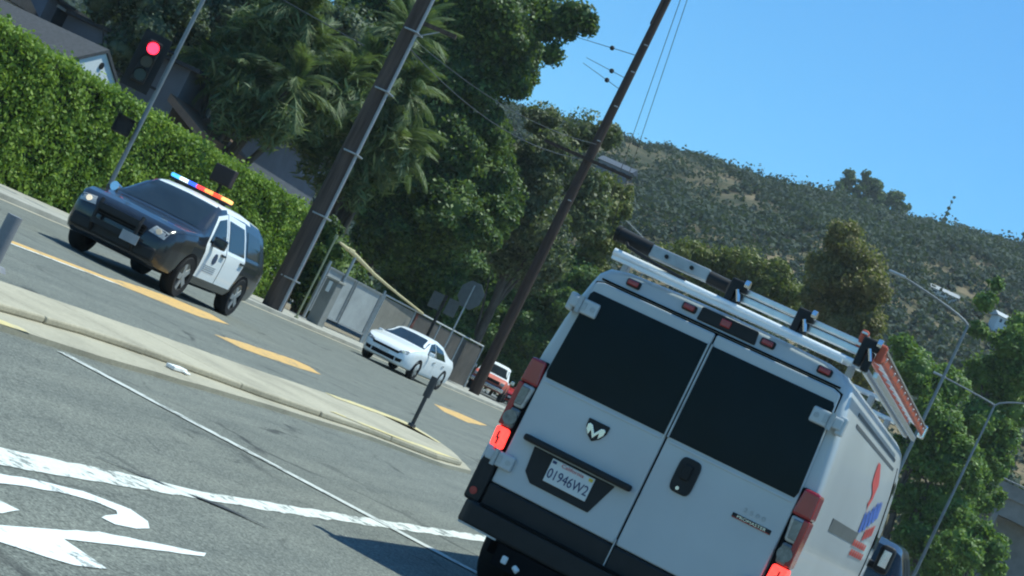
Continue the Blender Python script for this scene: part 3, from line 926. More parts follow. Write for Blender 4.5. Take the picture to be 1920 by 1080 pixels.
for z in (10.1, 13.2, 15.0, 16.8, 18.2):
    MB().cyl((0.05, -0.24, z), (0.22, -0.28, z), 0.03).build('step', m_steel, p2)


def cable(pts, label, group=None, r=0.02, sag=0.0):
    a, b = Vector(pts[0]), Vector(pts[-1])
    P = [a.lerp(b, s / 12) - Vector((0, 0, sag * 4 * (s / 12) * (1 - s / 12))) for s in range(13)]
    o = MB().tube(P, r, 5).build('cable', m_wire, smooth=True)
    return tag(o, label, 'cable', group)


cable([(-22.6, 50.7, 9.4), (-24.2, 77.7, 12.1)], 'pale cable running from the first pole down to the crossarm of the second pole', 'cables between the poles', 0.017, 0.7)
cable([(-22.6, 50.7, 9.7), (-23.9, 77.7, 13.0)], 'upper of the two cables between the wooden poles', 'cables between the poles', 0.014, 0.5)
wl = ['top wire with a dark marker ball, running to the second pole from upper left', 'middle wire with a dark marker ball, running to the second pole', 'lowest wire with a dark marker ball, running to the second pole']
for k, (z, bx_, bz_) in enumerate(((17.6, -27.65, 18.97), (16.4, -27.13, 17.87), (15.8, -27.14, 17.34))):
    a = Vector((-24.0, 77.8, z))
    b = Vector((bx_, 85, bz_))
    e = a + (b - a) * 3.2
    cable([a, e], wl[k], 'wires with marker balls', 0.018)
    mb = MB()
    s_ = bmesh.new()
    bmesh.ops.create_icosphere(s_, subdivisions=2, radius=0.13)
    mb.add([v.co[:] for v in s_.verts], [[v.index for v in f_.verts] for f_ in s_.faces])
    s_.free()
    o = mb.build('marker_ball', m_signal, loc=b, smooth=True)
    tag(o, ['dark marker ball on the top wire', 'dark marker ball on the middle wire', 'dark marker ball on the lowest wire'][k], 'marker ball', 'marker balls on the wires')
cable([(-24.1, 78.2, 26.0), (-33.3, 120, 9.3)], 'left of two thin guy wires dropping beside the second pole to the hill', 'guy wires', 0.02)
cable([(-23.9, 78.2, 26.3), (-32.5, 120, 9.3)], 'right of two thin guy wires dropping beside the second pole to the hill', 'guy wires', 0.02)
cable([(-33.5, 55, 10.2), (-24.1, 51.0, 8.9)], 'faint service wire from the palms to the first pole', 'cables between the poles', 0.018)

# ------------------------------------------------------------------ traffic signals
def signal_head(t, cxl, cyl_, cz, lit=True, facing=-1):
    MB().box((cxl, cyl_, cz), (0.72, 0.03, 1.5)).build('backplate', m_signal, t, bevel=0.01)
    MB().box((cxl, cyl_ + 0.10 * -facing * -1, cz), (0.36, 0.2, 1.12)).build('housing', m_signal, t, bevel=0.03)
    for k, z in enumerate((0.36, 0, -0.36)):
        m = m_siglit if (k == 0 and lit) else M('dark_lens', ((.05, .035, .01), (.05, .035, .01), (.01, .03, .025))[k], 0.3)
        y0 = cyl_ + facing * 0.12
        ln = MB().cyl((cxl, y0 + 0.02, cz + z), (cxl, y0 + facing * 0.10, cz + z), 0.15, n=20).build('lens', m, t, smooth=True)
        vz = MB()
        pts = [(cxl + 0.175 * math.cos(a), cz + z + 0.175 * math.sin(a)) for a in np.linspace(-0.5, math.pi + 0.5, 14)]
        for (a, b) in zip(pts[:-1], pts[1:]):
            vz.add([(a[0], y0, a[1]), (b[0], y0, b[1]), (b[0], y0 + facing * 0.28, b[1]), (a[0], y0 + facing * 0.28, a[1])], [(0, 1, 2, 3)])
        vz.build('visor', m_signal, ln)


ts = thing('traffic_signal', 'traffic signal showing red on a slim grey pole before the hedge', 'traffic light', (-23.0, 39.07, 0), R(30), 'traffic signals by the hedge')
MB().cyl((0, 0, 0.05), (0, 0, 9.0), 0.062, 0.05, 14).build('pole', m_galv, ts, smooth=True)
MB().cyl((0, 0, 0.1), (0, 0, 0.45), 0.15, 0.1, 14).build('base', m_galv, ts)
signal_head(ts, -0.55, -0.1, 4.5)
MB().cyl((0, 0, 4.0), (-0.55, 0.02, 4.0), 0.035).build('bracket', m_signal, ts)
MB().cyl((0, 0, 5.0), (-0.55, 0.02, 5.0), 0.035).build('bracket', m_signal, ts)
pd = MB().box((-0.36, -0.05, 2.82), (0.44, 0.24, 0.46)).build('pedestrian_signal', m_signal, ts, bevel=0.03)
MB().box((-0.36, -0.24, 3.04), (0.46, 0.16, 0.02)).box((-0.58, -.24, 2.82), (0.02, .16, .44)).box((-0.14, -.24, 2.82), (0.02, .16, .44)).build('visor', m_signal, pd)
ts2 = thing('pedestrian_signal', 'dark crosswalk signal box on a thin post behind the light bar', 'traffic light', (-24.8, 47.9, 0), 0, 'traffic signals by the hedge')
MB().cyl((0, 0, 0.1), (0, 0, 3.1), 0.05, n=10).build('pole', m_signal, ts2)
MB().box((0, -0.1, 3.1), (0.72, 0.26, 0.55)).build('housing', M('maroon_housing', (0.03, 0.018, 0.02), 0.6), ts2, bevel=0.03)

# ------------------------------------------------------------------ gate, fence, signs
g = thing('metal_gate', 'double leaf grey metal gate across the driveway beside the vine', 'gate', (-25.2, 57.8, 0.1))
for k in range(2):
    y0 = 1.2 + k * 3.0
    lf = MB().box((0, y0 + 1.45, 1.23), (0.05, 2.86, 1.75)).build('gate_leaf', m_tin, g)
    MB().box((0.05, y0 + 1.45, 2.1), (0.06, 2.9, 0.06)).box((0.05, y0 + 1.45, 0.38), (0.06, 2.9, 0.06)).box((0.05, y0 + 0.05, 1.24), (0.06, 0.06, 1.66)).box((0.05, y0 + 2.85, 1.24), (0.06, 0.06, 1.66)).build('frame', m_steel, lf)
MB().cyl((0.02, 1.1, 0), (0.02, 1.1, 2.3), 0.06).build('post', m_steel, g)
MB().cyl((0.02, 7.3, 0), (0.02, 7.3, 2.3), 0.06).build('post', m_steel, g)
pl = thing('concrete_pillar', 'grey concrete pillar with a white plate left of the metal gate', 'pillar', (-24.3, 58.0, 0.1))
MB().box((0, 0, 0.85), (0.5, 0.55, 1.7)).build('shaft', m_bridge, pl, bevel=0.03)
MB().box((0, 0, 1.74), (0.6, 0.65, 0.08)).build('cap', m_walk, pl, bevel=0.02)
MB().box((0.0, -0.3, 1.45), (0.14, 0.03, 0.4)).build('plate', m_stucco_w, pl)
sp = MB().cyl((0, 0, 0), (0, 0, 3.0), 0.035, n=8).cyl((0, 0, 2.9), (0, 0, 3.05), 0.06, n=8).cyl((0, 0, 0), (0, 0, 0.06), 0.08, n=8).build('slim_post', M('olive_post', (0.30, 0.32, 0.19), 0.6), loc=(-23.0, 53.3, 0.12))
tag(sp, 'slim olive painted post between the first pole and the concrete pillar', 'post')
yp = thing('barrier_arm', 'long cream yellow barrier pipe lying above the gate top', 'barrier', (-25.1, 59.0, 0))
MB().tube([(0, -0.4, 3.15), (0, 1.5, 3.02), (0, 4, 2.75), (0, 7.2, 2.52), (0, 11, 2.3)], [0.04, 0.085, 0.065, 0.05, 0.045], 10).build('pipe', m_ypipe, yp, smooth=True)
MB().box((0, 0.9, 3.08), (0.18, 0.6, 0.16)).build('hinge_box', m_ypipe, yp, bevel=0.04)
MB().cyl((0, 1.6, 0.1), (0, 1.6, 3.0), 0.06).build('post', m_steel, yp)
fn = thing('screened_fence', 'chain link fence with tan and dark screening along the sidewalk behind the white sedan', 'fence', (-25.2, 65.3, 0.1))
ys_ = [0.0, 4.0, 7.6, 11.2, 14.6]
for k in range(4):
    MB().box((0, (ys_[k] + ys_[k + 1]) / 2, 1.08), (0.03, ys_[k + 1] - ys_[k] - 0.08, 2.0)).build('screen_panel', m_tan if k == 0 else m_screen, fn)
for y in ys_:
    MB().cyl((0.03, y, 0), (0.03, y, 2.2), 0.04).build('post', m_steel, fn)
MB().cyl((0.03, 0, 2.16), (0.03, 14.6, 2.2), 0.035).build('top_rail', M('pale_rail', (.45, .46, .45), .5), fn)
MB().cyl((0.05, 3.9, 0.4), (0.05, 4.4, 2.1), 0.035).cyl((0.05, 4.7, 0.5), (0.05, 4.2, 2.1), 0.03).build('gate_brace', M('red_brace', (.2, .07, .05), .6), fn)
st = thing('stop_sign', 'back of an eight sided stop sign on a leaning grey post', 'sign', (-23.0, 68.3, 0.1), R(-12))
MB().cyl((0, 0, 0), (0, 0, 4.15), 0.035, n=8).build('post', m_steel, st)
oc = [(0.62 * math.cos(R(22.5 + 45 * k)), 3.72 + 0.62 * math.sin(R(22.5 + 45 * k))) for k in range(8)]
MB().prism(oc, 1, 0.04, 0.055).build('plate', m_signback, st)
sb = thing('square_sign', 'grey back of a square sign beside the stop sign', 'sign', (-24.1, 68.9, 0.1), R(-12))
MB().cyl((0, 0, 0), (0, 0, 3.3), 0.07, n=8).build('post', m_signal, sb)
MB().box((-0.42, 0.06, 2.92), (0.56, 0.015, 0.7)).build('plate', m_signback, sb)
MB().box((0.42, 0.06, 2.92), (0.56, 0.015, 0.7)).build('plate', m_signback, sb)

# ------------------------------------------------------------------ bollards
def bollard(name, loc, hgt, r0, mat, label, head=False, rad_head=0.06):
    t = thing(name, label, 'bollard', loc, 0, 'posts on the medians')
    MB().cyl((0, 0, 0), (0, 0, hgt * (0.62 if head else 1)), r0, n=12).build('post', mat, t, smooth=True)
    MB().cyl((0, 0, 0), (0, 0, 0.05), r0 * 2.2, r0 * 1.8, n=12).build('base', mat, t)
    if head:
        MB().cyl((0, 0, hgt * 0.6), (0, 0, hgt), rad_head, n=12).build('head', mat, t, smooth=True)
    return t


bollard('delineator_post', (-8.12, 24.35, 0.115), 0.80, 0.03, M('dark_grey_post', (0.035, 0.036, 0.038), 0.6), 'black delineator post with wider head on the far end of the median', True, 0.055)
bollard('delineator_post', (-7.45, 11.62, 0.115), 0.26, 0.03, m_signal, 'stub of a dark post at the left edge of the photo on the median')
b = bollard('bollard', (-10.4, 16.25, 0.0), 0.6, 0.085, M('grey_bollard', (.2, .2, .21), .5), 'grey steel bollard at the left edge beside the far lane')

# ------------------------------------------------------------------ street lamps
def lamp(label, loc, hgt, arms):
    t = thing('street_lamp', label, 'street lamp', loc, 0, 'curved arm street lamps')
    MB().cyl((0, 0, 0), (0, 0, hgt), 0.10, 0.055, 12).build('pole', m_galv, t, smooth=True)
    MB().cyl((0, 0, 0), (0, 0, 0.5), 0.2, 0.17, 12).build('base', m_galv, t)
    for (dx, dy, up_) in arms:
        pts = [(dx * (1 - math.cos(s)) , dy * (1 - math.cos(s)), hgt + up_ * math.sin(s)) for s in np.linspace(0, math.pi / 2, 9)]
        pts = [(dx * math.sin(s) ** 1.6, dy * math.sin(s) ** 1.6, hgt + up_ * math.sin(s)) for s in np.linspace(0, math.pi / 2, 10)]
        a = MB().tube(pts, [0.055 - 0.002 * i for i in range(10)], 8).build('arm', m_galv, t, smooth=True)
        e = Vector(pts[-1])
        d = Vector((dx, dy, 0)).normalized()
        MB().box(e + d * 0.3, (0.28 if abs(dy) > abs(dx) else 0.75, 0.75 if abs(dy) > abs(dx) else 0.28, 0.12)).build('lamp_head', m_steel, a, bevel=0.04)
    return t


lamp('tall curved street lamp whose arm reaches left over the road, right of the van', (-5.0, 74.9, 0), 11.85, [(-3.2, -0.3, 0.75)])
lamp('double armed street lamp lower at the right edge, in front of the green tree', (-3.5, 98.8, 0), 11.8, [(-3.0, -0.3, 0.25), (3.0, 0.3, 1.3)])
lamp('distant street lamp with its arm pointing left, above the black end of the rack', (-34.6, 140, 0), 15.9, [(-4.2, 0, 1.9)])

# ------------------------------------------------------------------ overpass
ov = thing('overpass', 'grey concrete overpass with parapet at the bottom right edge', 'bridge', (0, 150, 0))
MB().box((12, 4, 10.0), (30, 9, 1.6)).build('deck', m_bridge, ov)
MB().box((12, -0.6, 11.3), (30, 0.3, 1.1)).build('parapet', m_bridge, ov)
MB().cyl((-3, -0.85, 12.05), (27, -0.85, 12.05), 0.06).build('rail', m_galv, ov)
MB().box((12, 2, 4.6), (30, 1.2, 9.2)).build('abutment', m_bridge, ov)
MB().box((-1.6, -0.4, 4.6), (0.5, 0.9, 9.2)).build('pier', m_bridge, ov)
MB().box((6, -0.4, 4.6), (0.9, 0.9, 9.2)).build('pier', m_bridge, ov)

# ------------------------------------------------------------------ vehicles
class Car:
    """Body lofted from stations along y (front is +y); panels are draped on its surface."""

    def __init__(self, L, prof, tum=0.42):
        self.ys = [p[0] for p in prof]
        self.prof = prof          # y, bottom, belt, top, halfwidth
        self.tum = tum
        self.L = L
        self.yy = sorted(set(list(np.linspace(self.ys[0], self.ys[-1], 46)) + self.ys))

    def par(self, y):
        return [float(np.interp(y, self.ys, [p[k] for p in self.prof])) for k in range(1, 5)]

    def half(self, y):
        zb, belt, top, W = self.par(y)
        belt = min(belt, top - 0.035)
        h = top - belt
        tw = W * 0.965 - self.tum * max(0, h - 0.04)
        e = min(0.09, 0.25 * h + 0.02)
        return [(0, zb), (W * 0.84, zb), (W * 0.95, zb + 0.05), (W * 0.985, zb + 0.16), (W, zb + 0.5 * (belt - zb)),
                (W * 0.998, belt - 0.13), (W * 0.985, belt - 0.04), (W * 0.965, belt), (W * 0.955 - self.tum * h * 0.45, belt + h * 0.5),
                (tw + 0.005, top - e), (tw - e * 0.45, top - e * 0.32), (tw - e * 1.4, top), (tw * 0.5, top + 0.012), (0, top + 0.02)]

    def body(self, mats, matfn=None, parent=None, name='body'):
        mb = MB()
        secs = []
        for y in self.yy:
            h = self.half(y)
            full = [(x, y, z) for x, z in h] + [(-x, y, z) for x, z in h[-2:0:-1]]
            secs.append(full)
        n = len(secs[0])
        vs = [p for s in secs for p in s]
        fs = [(i * n + j, i * n + (j + 1) % n, (i + 1) * n + (j + 1) % n, (i + 1) * n + j) for i in range(len(secs) - 1) for j in range(n)]
        fs += [tuple(range(n)), tuple(range((len(secs) - 1) * n, len(secs) * n))]
        mb.add(vs, fs)
        if matfn:
            mb.m = [matfn(Vector(np.mean([vs[i] for i in f_], axis=0))) for f_ in fs]
        return mb.build(name, mats, parent, smooth=True, angle=40)

    def xs(self, y, z):
        h = self.half(y)[2:11]
        return float(np.interp(z, [p[1] for p in h], [p[0] for p in h]))

    def zs(self, x, y):
        h = self.half(y)[8:][::-1]
        return float(np.interp(abs(x), [p[0] for p in h], [p[1] for p in h]))

    def inside(self, x, y, z):
        if y < self.ys[0] or y > self.ys[-1]:
            return False
        h = self.half(y)
        if z < h[0][1] or z > h[-1][1]:
            return False
        zz = [p[1] for p in h[1:]]
        return abs(x) <= float(np.interp(z, zz, [p[0] for p in h[1:]]))

    def ysf(self, x, z, front=True):
        a, b = (0.0, self.ys[-1]) if front else (0.0, self.ys[0])
        if self.inside(x, b, z):
            return b
        for _ in range(26):
            m = (a + b) / 2
            if self.inside(x, m, z):
                a = m
            else:
                b = m
        return a

    def panel(self, mb, corners, ax, off, side=1, n=8, m=5, mi=0):
        """corners: 4 points in the plane of projection. ax 'x' (y,z), 'z' (x,y), 'f'/'r' (x,z)"""
        A, B, C_, D = [Vector(c) for c in corners]
        vs = []
        for j in range(m + 1):
            for i in range(n + 1):
                q = A.lerp(B, i / n).lerp(D.lerp(C_, i / n), j / m)
                if ax == 'x':
                    vs.append((side * (self.xs(q[0], q[1]) + off), q[0], q[1]))
                elif ax == 'z':
                    vs.append((q[0], q[1], self.zs(q[0], q[1]) + off))
                elif ax == 'f':
                    vs.append((q[0], self.ysf(q[0], q[1]) + off, q[1]))
                else:
                    vs.append((q[0], self.ysf(q[0], q[1], False) - off, q[1]))
        fs = [(j * (n + 1) + i, j * (n + 1) + i + 1, (j + 1) * (n + 1) + i + 1, (j + 1) * (n + 1) + i) for j in range(m) for i in range(n)]
        return mb.add(vs, fs, mi)


def wheel(parent, x, y, r=0.36, wd=0.24, rim=None, hub=True):
    s = 1 if x > 0 else -1
    mb = MB()
    k = 28
    prof = [(-wd / 2, r * 0.62), (-wd / 2, r * 0.93), (-wd / 2 + 0.03, r), (wd / 2 - 0.03, r), (wd / 2, r * 0.93), (wd / 2 - 0.01, r * 0.66), (wd / 2 - 0.05, r * 0.62)]
    vs = [(s * px, pr * math.cos(2 * math.pi * i / k), pr * math.sin(2 * math.pi * i / k)) for px, pr in prof for i in range(k)]
    fs = [(a * k + i, a * k + (i + 1) % k, (a + 1) * k + (i + 1) % k, (a + 1) * k + i) for a in range(len(prof) - 1) for i in range(k)]
    mb.add(vs, fs)
    wh = mb.build('wheel', m_rubber, parent, loc=(x, y, r), smooth=True, angle=50)
    mb = MB()
    mb.cyl((s * (wd / 2 - 0.06), 0, 0), (s * (wd / 2 - 0.055), 0, 0), r * 0.63, n=24, mi=1)
    for i in range(5):
        a = 2 * math.pi * i / 5
        mb.box((s * (wd / 2 - 0.035), math.cos(a) * r * 0.33, math.sin(a) * r * 0.33), (0.035, 0.10, r * 0.58), 0, Matrix.Rotation(a - math.pi / 2, 3, 'X'))
    mb.cyl((s * (wd / 2 - 0.06), 0, 0), (s * (wd / 2 - 0.01), 0, 0), r * 0.17, n=14)
    mb.build('rim', [rim or m_steel, m_gap], wh)
    return wh


def arch(car, mb, y, r, z, side, off=0.006):
    k = 18
    vs = [(side * (car.xs(y, max(z, car.par(y)[0] + 0.06)) + off), y, max(z, car.par(y)[0] + 0.06))]
    pts = [(y + r * math.cos(a), z + r * math.sin(a)) for a in np.linspace(-0.35, math.pi + 0.35, k)]
    for (a, b) in pts:
        zb = max(b, car.par(a)[0] + 0.01)
        vs.append((side * (car.xs(a, zb) + off), a, zb))
    mb.add(vs, [(0, i, i + 1) for i in range(1, k)])


# ---- police SUV (its front is +y in its own frame; it faces the camera)
pol = thing('police_car', 'black and white police suv with red and blue roof lights flashing, before the hedge', 'police car', (-16.25, 30.65, 0), math.pi + R(7))
pol.scale = (1.11, 1.11, 1.10)
pc = Car(5.0, [(-2.5, .50, .95, 1.02, .84), (-2.47, .44, 1.0, 1.12, .90), (-2.38, .38, 1.06, 1.40, .96), (-2.2, .33, 1.08, 1.63, .985), (-1.9, .30, 1.08, 1.71, 1.0),
              (-0.9, .28, 1.07, 1.765, 1.0), (0.0, .28, 1.05, 1.76, 1.0), (.32, .28, 1.04, 1.71, 1.0), (.55, .28, 1.04, 1.60, 1.0), (1.22, .28, 1.03, 1.17, 1.0),
              (1.6, .28, 1.03, 1.13, .995), (2.05, .28, .99, 1.08, .97), (2.3, .28, .93, 1.02, .92), (2.44, .30, .84, .92, .84), (2.5, .36, .70, .76, .74)])
body = pc.body([m_black, m_white], lambda c: 1 if (c.z > 1.685 and -1.95 < c.y < 0.5) else 0, pol)
mb = MB()
pc.panel(mb, [(-.80, .42), (.80, .42), (.84, 1.16), (-.84, 1.16)], 'z', 0.006, n=8, m=8)
mb.build('windshield', m_carglass, pol, smooth=True)
mb = MB()
pc.panel(mb, [(-.70, 1.20), (.70, 1.20), (.66, 1.56), (-.66, 1.56)], 'r', 0.006)
mb.build('rear_window', m_carglass, pol, smooth=True)
for s in (1, -1):
    for (ya, yb, front) in ((0.02, 1.08, True), (-1.06, -0.01, False)):
        mb = MB()
        pc.panel(mb, [(ya if front else ya + .18, .46), (yb, .46), (yb, 1.03), (ya, 1.03)], 'x', 0.009, s)
        if front:
            pc.panel(mb, [(ya, 1.03), (yb, 1.03), (.50, 1.56), (ya, 1.66)], 'x', 0.009, s)
        else:
            pc.panel(mb, [(ya, 1.03), (yb, 1.03), (yb, 1.67), (ya + .1, 1.65)], 'x', 0.009, s)
        dr = mb.build('door', m_white, pol, smooth=True)
        mb = MB()
        if front:
            pc.panel(mb, [(ya + .07, 1.09), (yb - .13, 1.09), (.47, 1.50), (ya + .07, 1.58)], 'x', 0.016, s)
        else:
            pc.panel(mb, [(ya + .08, 1.09), (yb - .06, 1.09), (yb - .06, 1.58), (ya + .16, 1.56)], 'x', 0.016, s)
        mb.build('side_window', m_carglass, dr, smooth=True)
        hx = pc.xs(ya + .15, .97)
        MB().box((s * (hx + .03), ya + .17, .97), (.045, .2, .045)).build('handle', m_black, dr, bevel=.01)
        if front:
            xx = pc.xs(.55, .84)
            MB().cyl((s * (xx + .004), .50, .86), (s * (xx + .018), .50, .86), .10, n=20).build('seal', M('seal_blue', (.03, .05, .10), .5), dr)
            mb = MB()
            for k in range(4):
                pc.panel(mb, [(.25, .70 - .035 * k), (.85, .70 - .035 * k), (.85, .715 - .035 * k), (.25, .715 - .035 * k)], 'x', 0.014, s, 4, 1)
            mb.build('lettering', M('grey_print', (.3, .32, .34), .5), dr)
    mb = MB()
    pc.panel(mb, [(-2.0, 1.13), (-1.16, 1.13), (-1.14, 1.55), (-1.85, 1.52)], 'x', 0.008, s)
    mb.build('quarter_window', m_carglass, pol, smooth=True)
    for y in (1.47, -1.42):
        mb = MB()
        arch(pc, mb, y, .43, .37, s)
        mb.build('wheel_arch', m_gap, pol)
    for y in (1.47, -1.42):
        wheel(pol, s * .885, y, .375, .25)
    xm = pc.xs(.78, 1.08)
    MB().box((s * (xm + .13), .80, 1.14), (.24, .13, .19)).box((s * (xm + .03), .8, 1.07), (.1, .08, .06)).build('mirror', m_black, pol, bevel=.03)
    mb = MB()
    pc.panel(mb, [(s * .50, .83), (s * .80, .80), (s * .82, .93), (s * .56, .96)], 'f', 0.008, n=6, m=3)
    hl = mb.build('headlight', m_clear, pol, smooth=True)
    yy_ = pc.ysf(s * .66, .88) + .012
    MB().cyl((s * .66, yy_ - .01, .885), (s * .66, yy_ + .012, .885), .05, n=14).build('bulb', E('lit_headlamp', (1, .88, .66), 0.7 if s > 0 else .15), hl)
    MB().cyl((s * .74, 2.32, .47), (s * .74, 2.40, .47), .06, n=14).build('fog_lamp', m_greylens, pol)
    mb = MB()
    pc.panel(mb, [(s * .74, .98), (s * .90, .98), (s * .88, 1.22), (s * .74, 1.22)], 'r', 0.01, n=4, m=3)
    mb.build('tail_light', m_redlens, pol, smooth=True)
# grille, bumper, push bar
MB().box((0, 2.49, .80), (.9, .06, .17)).build('grille', m_gap, pol, bevel=.02)
gr = MB()
for k in range(3):
    gr.box((0, 2.525, .75 + .05 * k), (.86, .02, .018))
gr.build('grille_bar', m_plastic, pol)
MB().box((0, 2.47, .50), (1.55, .14, .22)).build('bumper', m_plastic, pol, bevel=.04)
pb = MB()
for x in (-.38, .38):
    pb.tube([(x, 2.52, .42), (x, 2.62, .55), (x, 2.63, .85), (x, 2.58, .98)], .035, 8)
pb.box((0, 2.635, .86), (.76, .06, .10)).box((0, 2.635, .60), (.76, .06, .10))
pb.build('push_bar', m_plastic, pol)
MB().box((-.34, 2.68, .60), (.31, .012, .16)).build('license_plate', M('dull_plate', (.30, .31, .32), .6), pol)
# spotlight by the left pillar
sl = MB().cyl((.90, 1.02, 1.22), (.93, 1.16, 1.24), .075, .085, 14)
sl.build('spotlight', m_chrome, pol, smooth=True)
# light bar
lb = MB().box((0, -.12, 1.815), (1.18, .30, .05)).build('light_bar', m_plastic, pol, bevel=.015)
cols = [('amber_light', (1.0, .45, .14), 1.9), ('red_light', (1, .07, .03), 1.7), ('orange_light', (1.0, .27, .07), 2.1), ('red_light', (1, .05, .05), 1.8), ('blue_light', (.04, .12, 1.0), 1.7), ('white_light', (.75, .95, 1.0), 1.6), ('cyan_blue_light', (.07, .42, 1.0), 1.7)]
for k, (nm, c, e) in enumerate(cols):
    x = (-0.51 + 0.17 * k)
    MB().box((x, -.12, 1.875), (.155, .27, .066)).build(nm, E(nm, c, e), lb, bevel=.02)
for x in (-.45, .45):
    MB().box((x, -.12, 1.77), (.06, .2, .05)).build('mount', m_plastic, lb)

# ---- white sedan
SED = [(-2.42, .45, .80, .88, .76), (-2.36, .36, .88, 1.02, .84), (-2.15, .28, .94, 1.10, .90), (-1.75, .24, .95, 1.14, .915), (-1.55, .23, .95, 1.19, .92), (-.95, .22, .95, 1.40, .92),
       (-.4, .22, .94, 1.465, .92), (.1, .22, .93, 1.455, .92), (.38, .22, .92, 1.40, .92), (1.18, .22, .90, 1.02, .92), (1.6, .22, .89, .97, .915), (2.0, .22, .84, .90, .88),
       (2.22, .23, .76, .82, .80), (2.36, .25, .66, .72, .70), (2.42, .30, .54, .60, .56)]


def sedan(name, label, loc, rz, paint, group=None, cat='car', prof=SED, roof_y=(.42, 1.10), plate=True, lit=False):
    t = thing(name, label, cat, loc, rz, group)
    c = Car(4.84, prof, .48)
    c.body(paint, None, t)
    mb = MB()
    c.panel(mb, [(-.66, .45), (.66, .45), (.76, 1.12), (-.76, 1.12)], 'z', 0.006, n=8, m=8)
    mb.build('windshield', m_carglass, t, smooth=True)
    mb = MB()
    c.panel(mb, [(-.62, -1.58), (.62, -1.58), (.58, -.95), (-.58, -.95)], 'z', 0.006)
    mb.build('rear_window', m_carglass, t, smooth=True)
    for s in (1, -1):
        for (ya, yb, fr) in ((0.0, 1.0, True), (-1.05, -.03, False)):
            mb = MB()
            c.panel(mb, [(ya, .34), (yb, .34), (yb, .90), (ya, .90)], 'x', 0.005, s)
            dr = mb.build('door', paint, t, smooth=True)
            mb = MB()
            if fr:
                c.panel(mb, [(ya + .03, .95), (yb - .08, .95), (.46, 1.30), (ya + .03, 1.37)], 'x', 0.008, s)
            else:
                c.panel(mb, [(ya - .05, .97), (yb, .95), (yb, 1.37), (ya + .2, 1.27)], 'x', 0.008, s)
            mb.build('side_window', m_carglass, dr, smooth=True)
            hx = c.xs(ya + .13, .80)
            MB().box((s * (hx + .02), ya + .14, .80), (.04, .18, .035)).build('handle', m_chrome, dr, bevel=.008)
        for y in (1.42, -1.38):
            mb = MB()
            arch(c, mb, y, .385, .33, s)
            mb.build('wheel_arch', m_gap, t)
        for y in (1.42, -1.38):
            wheel(t, s * .815, y, .33, .22, m_alu)
        xm = c.xs(.75, .96)
        MB().box((s * (xm + .10), .78, 1.0), (.2, .11, .13)).build('mirror', paint, t, bevel=.035)
        mb = MB()
        c.panel(mb, [(s * .40, .62), (s * .73, .68), (s * .76, .80), (s * .50, .73)], 'f', 0.006, n=6, m=3)
        hl = mb.build('headlight', m_greylens, t, smooth=True)
        if s < 0:
            yq = c.ysf(s * .6, .70)
            MB().cyl((s * .60, yq - .01, .70), (s * .60, yq + .02, .70), .045, n=12).build('bulb', m_chrome, hl)
        mb = MB()
        c.panel(mb, [(s * .45, .34), (s * .64, .36), (s * .66, .47), (s * .45, .45)], 'f', 0.008, n=4, m=3)
        mb.build('fog_lamp', m_gap, t, smooth=True)
        mb = MB()
        c.panel(mb, [(s * .50, .82), (s * .80, .84), (s * .78, .96), (s * .50, .96)], 'r', 0.008, n=5, m=3)
        mb.build('tail_light', m_redlens, t, smooth=True)
    mb = MB()
    c.panel(mb, [(-.46, .585), (.46, .585), (.52, .665), (-.52, .665)], 'f', 0.007, n=8, m=2)
    mb.build('grille', m_gap, t, smooth=True)
    mb = MB()
    c.panel(mb, [(-.42, .33), (.42, .33), (.40, .46), (-.40, .46)], 'f', 0.007, n=6, m=2)
    mb.build('intake', m_gap, t, smooth=True)
    yq = c.ysf(0, .5)
    MB().box((0, yq + .02, .51), (.31, .015, .11)).build('license_plate', m_plate, t)
    yq = c.ysf(0, .85, False)
    MB().box((0, yq - .01, .78), (.31, .015, .12)).build('license_plate', m_plate, t)
    return t


sedan('white_sedan', 'white sedan with dark windshield driving up the far lane past the fence', (-19.3, 54.4, 0), math.pi + R(1), m_white)
sedan('red_car', 'red car half hidden behind the van tail light, right of the salmon pickup', (-29.2, 105.5, 0), math.pi + R(-8), m_red, 'red cars beside the second pole')

# ---- salmon pickup
pk = thing('pickup_truck', 'faded salmon pickup with pale cab parked behind the second pole', 'pickup', (-29.7, 98.6, 0), math.pi + R(14), 'red cars beside the second pole')
pk.scale = (1.12, 1.12, 1.15)
PK = [(-2.6, .55, .92, 1.0, .88), (-2.5, .45, .95, 1.05, .93), (-.9, .40, .95, 1.06, .94), (-.82, .40, .98, 1.5, .94), (-.7, .40, .98, 1.74, .94), (.2, .40, .98, 1.76, .94), (.4, .40, .98, 1.68, .94),
      (.95, .40, .98, 1.12, .94), (1.6, .40, .96, 1.08, .93), (2.35, .42, .92, 1.03, .90), (2.5, .48, .80, .90, .84), (2.55, .55, .72, .8, .8)]
pkc = Car(5.1, PK, .3)
pkc.body([m_salmon, m_stucco_w], lambda c: 1 if c.z > 1.03 and -1 < c.y < 1.2 else 0, pk)
mb = MB()
pkc.panel(mb, [(-.68, .46), (.68, .46), (.74, .90), (-.74, .90)], 'z', .006)
mb.build('windshield', m_carglass, pk, smooth=True)
for s in (1, -1):
    mb = MB()
    pkc.panel(mb, [(-.6, 1.08), (.75, 1.08), (.42, 1.58), (-.55, 1.64)], 'x', .008, s)
    mb.build('side_window', m_carglass, pk, smooth=True)
    for y in (1.55, -1.5):
        mb = MB()
        arch(pkc, mb, y, .44, .40, s)
        mb.build('wheel_arch', m_gap, pk)
    for y in (1.55, -1.5):
        wheel(pk, s * .84, y, .38, .24)
    MB().box((s * .72, 2.56, .86), (.22, .04, .14)).build('headlight', m_clear, pk, bevel=.02)
    MB().box((s * 1.08, .75, 1.15), (.2, .1, .2)).build('mirror', m_chrome, pk, bevel=.02)
